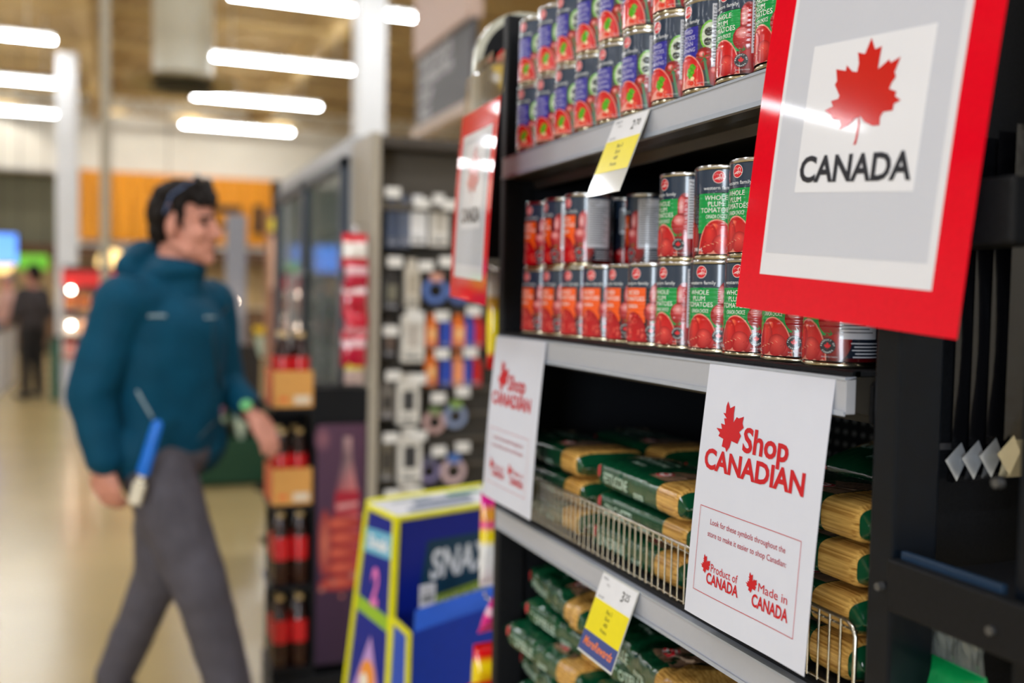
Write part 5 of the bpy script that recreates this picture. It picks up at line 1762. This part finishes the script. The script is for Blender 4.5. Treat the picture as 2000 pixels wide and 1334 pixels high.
def hand(mb, wrist, d, up, thumb_side, curl=.5, k=1.):
    """palm and five separate fingers; d: along the hand, up: back of the hand"""
    w, d = Vector(wrist), Vector(d).normalized()
    up = (Vector(up) - d * Vector(up).dot(d)).normalized()
    sd = d.cross(up) * thumb_side
    mb.capsule(w, w + d * .05 * k, .026 * k, .03 * k, flat=.6, side=up)
    for i in range(4):
        o = (-.028 + .0185 * i) * -1
        mb.capsule(w + d * .02 * k + sd * o * .6 * k, w + d * .078 * k + sd * o * k, .0125 * k, .0125 * k, n=10, flat=1.0)
    Ls = (.066, .078, .074, .058)
    for i in range(4):
        o = .028 - .0185 * i
        p = w + d * .082 * k + sd * o * k
        dirv = d.copy()
        for j, fr in enumerate((.45, .32, .23)):
            ang = curl * (.6 + .25 * j)
            dirv = (dirv * math.cos(ang) - up * math.sin(ang)).normalized()
            q = p + dirv * Ls[i] * fr * k
            mb.capsule(p, q, (.0105 - .001 * j) * k, (.0098 - .001 * j) * k, n=10)
            p = q
    p = w + d * .022 * k + sd * .026 * k
    q = p + (d * .7 + sd * .65 - up * .35).normalized() * .042 * k
    mb.capsule(p, q, .0145 * k, .0115 * k, n=10)
    q2 = q + (d * .95 + sd * .1 - up * .35).normalized() * .032 * k
    mb.capsule(q, q2, .0115 * k, .0095 * k, n=10)

def head_shapes(mb, T):
    E = lambda c, r: mb.ball(c, r, 20, 14, T)
    E((-.012, 0, .035), (.098, .076, .098))
    E((.028, 0, -.025), (.066, .062, .095))
    E((.032, 0, -.082), (.056, .052, .042))
    E((.074, 0, -.106), (.020, .022, .018))
    for s in (-1, 1):
        mb.capsule((.080, s * .012, .026), (.066, s * .046, .020), .012, .011, T=T)
        E((.062, s * .040, -.030), (.026, .022, .024))
        E((-.008, s * .077, -.012), (.018, .010, .033))
        mb.capsule((.040, s * .050, -.085), (-.01, s * .058, -.055), .016, .016, T=T)
    mb.capsule((.088, 0, .012), (.113, 0, -.030), .0085, .0125, T=T)
    mb.capsule((.098, -.011, -.034), (.098, .011, -.034), .0085, T=T)
    mb.capsule((.086, -.020, -.062), (.086, .020, -.062), .0075, T=T)
    mb.capsule((.084, -.016, -.075), (.084, .016, -.075), .0080, T=T)

MB_ = Vector((.137, 3.315, 0))
man = thing('person', 'person in a teal hooded jacket and grey trousers walking to the right', 'person', MB_, -HEAD)
f = (.87, -.49)
rgt = Vector((-.49, -.87, 0))
neck = Vector((.015, 0, 1.43))
shR, shL = Vector((-.080, -.160, 1.385)), Vector((.085, .160, 1.385))
elR, wrR = Vector((-.158, -.205, 1.115)), Vector((-.118, -.210, .925))
elL, wrL = Vector((.120, .20, 1.12)), Vector((.228, .10, 1.045))
hpR, hpL = Vector((-.012, -.085, .90)), Vector((-.02, .085, .90))
knR, anR = Vector((.150, -.11, .495)), Vector((.255, -.10, .10))
knL, anL = Vector((-.055, .09, .50)), Vector((-.200, .10, .16))
hd = Vector((.055, -.005, 1.632))
fh = (.985, -.17)
TH = frame(hd, fh)
body = MB()
head_shapes(body, TH)
body.capsule(hd + Vector((-.025, 0, -.07)), neck + Vector((-.01, 0, -.02)), .054, .060)
TB = frame((0, 0, 0), f)
body.ball((0, 0, 1.24), (.10, .15, .20), 20, 12, TB)
body.ball((0, 0, .98), (.10, .14, .16), 20, 12, TB)
for a, b, c in ((shR, elR, wrR), (shL, elL, wrL)):
    body.capsule(neck + Vector((0, 0, -.06)), a, .06, .055)
    body.capsule(a, b, .05, .042)
    body.capsule(b, c, .042, .029)
for a, b, c in ((hpR, knR, anR), (hpL, knL, anL)):
    body.capsule(a, b, .078, .055)
    body.capsule(b, c, .052, .036)
hand(body, wrR + Vector((.003, 0, -.012)), (.14, .0, -1), (-.25, -.95, 0), 1, .75, 1.06)
hand(body, wrL + Vector((.008, -.006, -.008)), (.62, -.25, -.74), (.55, -.45, .7), -1, .38, 1.06)
for an, dz, dirv in ((anR, .0, (.96, -.28)), (anL, .05, (.93, -.37))):
    dv = Vector((dirv[0], dirv[1], -.25 if dz else 0)).normalized()
    p = an + Vector((0, 0, -.055))
    body.capsule(an, p, .035, .035)
organic('body', body, m_skin, man, voxel=.0042, smooth=3)
for s in (-1, 1):
    e = MB()
    e.ball((.078, s * .031, .004), .0115, 12, 8, TH)
    e.build('eye', mat('dark_eye', S(40, 28, 24), rough=.2), man, smooth=3.2)
    b = MB()
    b.capsule((.091, s * .014, .026), (.074, s * .050, .022), .0055, .004, T=TH)
    b.build('eyebrow', m_hair, man, smooth=3.2)
# hair: cap of hair, swept fringe, sideburns
hr = MB()
E = lambda c, r: hr.ball(c, r, 18, 12, TH)
E((-.045, 0, .035), (.078, .086, .090))
E((-.01, 0, .085), (.098, .084, .058))
E((-.075, 0, -.02), (.040, .066, .060))
rh = random.Random(8)
for k in range(16):
    yy = -.065 + .13 * k / 15
    hr.capsule((.045 + rh.uniform(-.01, .01), yy * .8, .118), (.088 + rh.uniform(-.012, .012) - abs(yy) * .35, yy + .012, .070 + rh.uniform(-.012, .012)), .019, .010, T=TH)
for s in (-1, 1):
    hr.capsule((.018, s * .070, .06), (.022, s * .070, -.008), .018, .009, T=TH)
    hr.capsule((-.05, s * .072, .03), (-.045, s * .066, -.045), .024, .016, T=TH)
organic('hair', hr, m_hair, man, voxel=.005, smooth=2, disp=.007, dscale=38)
# jacket with hood and collar
jk = MB()
for k_ in range(9):
    q_ = k_ / 8
    jk.ball((.012 * q_, 0, .99 + .30 * q_), (.140 + .010 * q_, .176 + .020 * q_, .15), 24, 14, TB)
jk.capsule(shR + Vector((.02, .03, -.005)), shL + Vector((-.02, -.03, -.005)), .088, .088)
jk.capsule(neck + Vector((-.005, 0, -.05)), neck + Vector((.0, 0, .035)), .105, .092)
for k in range(16):                                  # stand collar + rolled hood
    a = 2 * PI * k / 16
    c = TB @ Vector((.015 + .070 * math.cos(a), .072 * math.sin(a), 1.475 + .020 * math.cos(a)))
    c2 = TB @ Vector((.015 + .070 * math.cos(a + PI / 8), .072 * math.sin(a + PI / 8), 1.475 + .020 * math.cos(a + PI / 8)))
    jk.capsule(c, c2, .034, .034, n=10)
jk.capsule(TB @ Vector((-.070, -.085, 1.495)), TB @ Vector((-.110, 0, 1.525)), .050, .064)
jk.capsule(TB @ Vector((-.110, 0, 1.525)), TB @ Vector((-.070, .085, 1.495)), .064, .050)
jk.capsule(TB @ Vector((-.10, 0, 1.50)), TB @ Vector((-.125, 0, 1.36)), .060, .045)
jk.capsule(shR, elR, .086, .070)
jk.capsule(elR, wrR + Vector((.002, 0, .008)), .070, .056)
jk.capsule(shL, elL, .084, .066)
jk.capsule(elL, wrL + Vector((-.014, .016, .014)), .064, .048)
jk.capsule(TB @ Vector((0, -.10, .935)), TB @ Vector((0, .10, .935)), .115, .115, flat=1)
jo = organic('jacket', jk, m_jacket, man, voxel=.0075, smooth=9, disp=.007, dscale=7)
tr = MB()
tr.ball((0, 0, .93), (.125, .168, .12), 24, 14, TB)
tr.capsule(hpR + Vector((0, .005, -.01)), knR, .112, .086)
tr.capsule(knR, anR, .083, .066)
tr.capsule(hpL + Vector((0, -.005, -.01)), knL, .108, .084)
tr.capsule(knL, anL, .082, .064)
tr.capsule(Vector((-.015, -.05, .84)), Vector((-.02, .05, .84)), .085)
to = organic('trousers', tr, m_trouser, man, voxel=.0075, smooth=4, disp=.007, dscale=9)
m_shoe = mat('dark_shoe', S(36, 34, 34), rough=.5)
m_sole = mat('pale_sole', S(200, 196, 190), rough=.6)
for an, dirv, pit in ((anR, (.96, -.28, 0), 0), (anL, (.93, -.37, -.42), 1)):
    dv = Vector(dirv).normalized()
    base = Vector((an.x, an.y, .045 if not pit else .115))
    sh = MB()
    sh.capsule(base - dv * .04, base + dv * .10, .044, .042)
    sh.capsule(base + dv * .08, base + dv * .19 + Vector((0, 0, -.006)), .042, .034)
    sh.capsule(base - dv * .03 + Vector((0, 0, .01)), an + Vector((0, 0, .01)), .044, .044)
    so = organic('shoe', sh, m_shoe, man, voxel=.006, smooth=3)
    s2 = MB()
    s2.capsule(base - dv * .045 + Vector((0, 0, -.035)), base + dv * .20 + Vector((0, 0, -.033)), .010, .010, flat=4.0, side=dv.cross(Vector((0, 0, 1))))
    s2.build('sole', m_sole, so, smooth=3.2)
def on_jacket(h_, z_):
    ok, loc, nr, idx = jo.ray_cast(Vector((h_, -1.5, z_)), Vector((0, 1, 0)))
    return (loc + nr * .002) if ok else Vector((h_, -.2, z_))
def strip(name, pts, w_, m, par):
    """ribbon laid on the jacket through (h,z) points"""
    P = [on_jacket(a, b) for a, b in pts]
    mb = MB()
    mb.tube(P, w_, 6)
    return mb.build(name, m, par, smooth=3.2)
m_pale = mat('pale_reflective_print', S(150, 170, 178), rough=.4)
strip('chest_logo', [(.002 + .009 * k, 1.350) for k in range(6)], .0045, m_pale, jo)
strip('sleeve_logo', [(.135 + .006 * k, 1.345) for k in range(4)], .004, m_pale, jo)
strip('pocket_zip', [(-.03 + .008 * k, 1.128 - .017 * k) for k in range(6)], .0045, m_pale, jo)
strip('front_zip', [(.150 + .0015 * k, 1.43 - .055 * k) for k in range(9)], .0035, mat('dark_zip', S(6, 46, 58), rough=.4), jo)
# wristwatch with a green face
wd_ = (wrL - elL).normalized()
wt = MB()
ax = wd_.orthogonal().normalized()
ay = wd_.cross(ax)
wc = wrL + wd_ * .012
wt.tube([wc + ax * (.036 * math.cos(2 * PI * k / 20)) + ay * (.036 * math.sin(2 * PI * k / 20)) for k in range(20)], .007, 8, closed=True)
wo = wt.build('wristwatch', m_black, man, smooth=3.2)
toc = Vector((-.1, -.8, .55)).normalized()
wf_ = MB()
wf_.cyl(wc + toc * .034, wc + toc * .046, .020, .019, n=18)
wf_.build('watch_face', mat('green_watch_face', S(120, 196, 130), rough=.25), wo, smooth=.7)
# sunglasses pushed up on the head
TM = Matrix.Translation(MB_) @ Matrix.Rotation(-HEAD, 4, 'Z')
sg = thing('sunglasses', 'dark sunglasses pushed up on the walking man\'s hair', 'sunglasses', TM @ hd, 0)
sg.rotation_euler = (0, 0, -HEAD + math.atan2(fh[1], fh[0]))
for s in (-1, 1):
    MB().ball((.058, s * .032, .138), (.010, .026, .016), 14, 10).build('lens', mat('dark_lens', S(30, 30, 34), rough=.05, coat=1.), sg, smooth=3.2)
    MB().tube([(.056, s * .056, .136), (.0, s * .090, .085), (-.02, s * .092, .03)], .003, 6).build('temple_arm', mat('blue_grey_frame', S(90, 110, 150), rough=.3), sg, smooth=.9)
MB().tube([(.064, -.010, .139), (.068, 0, .143), (.064, .010, .139)], .003, 6).build('bridge', m_black, sg, smooth=.9)
# blue tool at the hip
tl = thing('pocket_tool', 'blue handled tool with a pale metal end hanging at the man\'s hip', 'tool', TM @ Vector((-.012, -.235, .815)))
tl.rotation_euler = (0, math.radians(16), -HEAD)
t1 = MB()
t1.capsule((0, 0, .085), (0, 0, .225), .020, .017, flat=.6, side=(0, 1, 0))
t1.build('handle', mat('blue_plastic_handle', S(18, 110, 214), rough=.3), tl, smooth=3.2)
MB().box(-.012, .012, -.006, .006, .045, .085).build('ferrule', m_chrome, tl, bevel=.002)
t2 = MB()
t2.box(-.020, .020, -.008, .008, -.02, .05)
t2.build('metal_loop', mat('pale_metal', S(206, 196, 176), rough=.3, metal=.4), tl, bevel=.006)

def far_person(label, loc, rz, top, legs, hairc, h=1.72):
    k = h / 1.75
    t = thing('person', label, 'person', loc, rz)
    b = MB()
    T = Matrix.Translation((0, 0, 1.61 * k))
    head_shapes(b, T)
    b.capsule((-.02, 0, 1.54 * k), (-.01, 0, 1.40 * k), .05, .055)
    b.ball((0, 0, 1.15 * k), (.1, .14, .28), 14, 10)
    for s in (-1, 1):
        b.capsule((0, s * .17, 1.36 * k), (.0, s * .24, 1.1 * k), .05, .04)
        b.capsule((0, s * .24, 1.1 * k), (.16, s * .20, .98 * k), .04, .03)
        hand(b, (.17, s * .195, .975 * k), (.9, -.2 * s, -.2), (0, 0, 1), s, .5)
        b.capsule((0, s * .09, .9 * k), (.02, s * .09, .48 * k), .08, .055)
        b.capsule((.02, s * .09, .48 * k), (0, s * .10, .08), .05, .04)
    organic('body', b, m_skin, t, voxel=.009, smooth=2)
    j = MB()
    j.ball((0, 0, 1.20 * k), (.14, .20, .26), 16, 10)
    j.ball((0, 0, 1.0 * k), (.135, .18, .18), 16, 10)
    j.capsule((0, -.14, 1.37 * k), (0, .14, 1.37 * k), .08)
    for s in (-1, 1):
        j.capsule((0, s * .17, 1.36 * k), (.0, s * .25, 1.1 * k), .075, .06)
        j.capsule((0, s * .25, 1.1 * k), (.13, s * .21, 1.0 * k), .06, .045)
    organic('jacket', j, top, t, voxel=.012, smooth=3, disp=.006)
    l = MB()
    l.ball((0, 0, .92 * k), (.12, .165, .12), 16, 10)
    for s in (-1, 1):
        l.capsule((0, s * .085, .88 * k), (.02, s * .09, .48 * k), .10, .075)
        l.capsule((.02, s * .09, .48 * k), (0, s * .10, .10), .072, .06)
    organic('trousers', l, legs, t, voxel=.012, smooth=3)
    hr_ = MB()
    hr_.ball((-.03, 0, .05), (.098, .088, .095), 14, 10, T)
    hr_.ball((-.07, 0, -.02), (.05, .07, .08), 12, 8, T)
    organic('hair', hr_, hairc, t, voxel=.01, smooth=1)
    for s in (-1, 1):
        q = MB()
        q.capsule((-.03, s * .10, .045), (.16, s * .11, .035), .042, .036)
        organic('shoe', q, m_shoe, t, voxel=.01, smooth=2)
    return t
far_person('person in a dark top and black trousers at the far checkout', (-1.06, 14.1, 0), 2.3, mat('dark_grey_top', S(56, 50, 50), rough=.8), mat('black_trousers', S(30, 27, 26), rough=.8), m_hair)
far_person('person in a pale pink top at the far left edge', (-1.66, 17.4, 0), -2.6, mat('pale_pink_top', S(206, 160, 146), rough=.8), mat('grey_trousers', S(150, 148, 156), rough=.8), mat('grey_hair', S(120, 110, 104), rough=.7), 1.62)
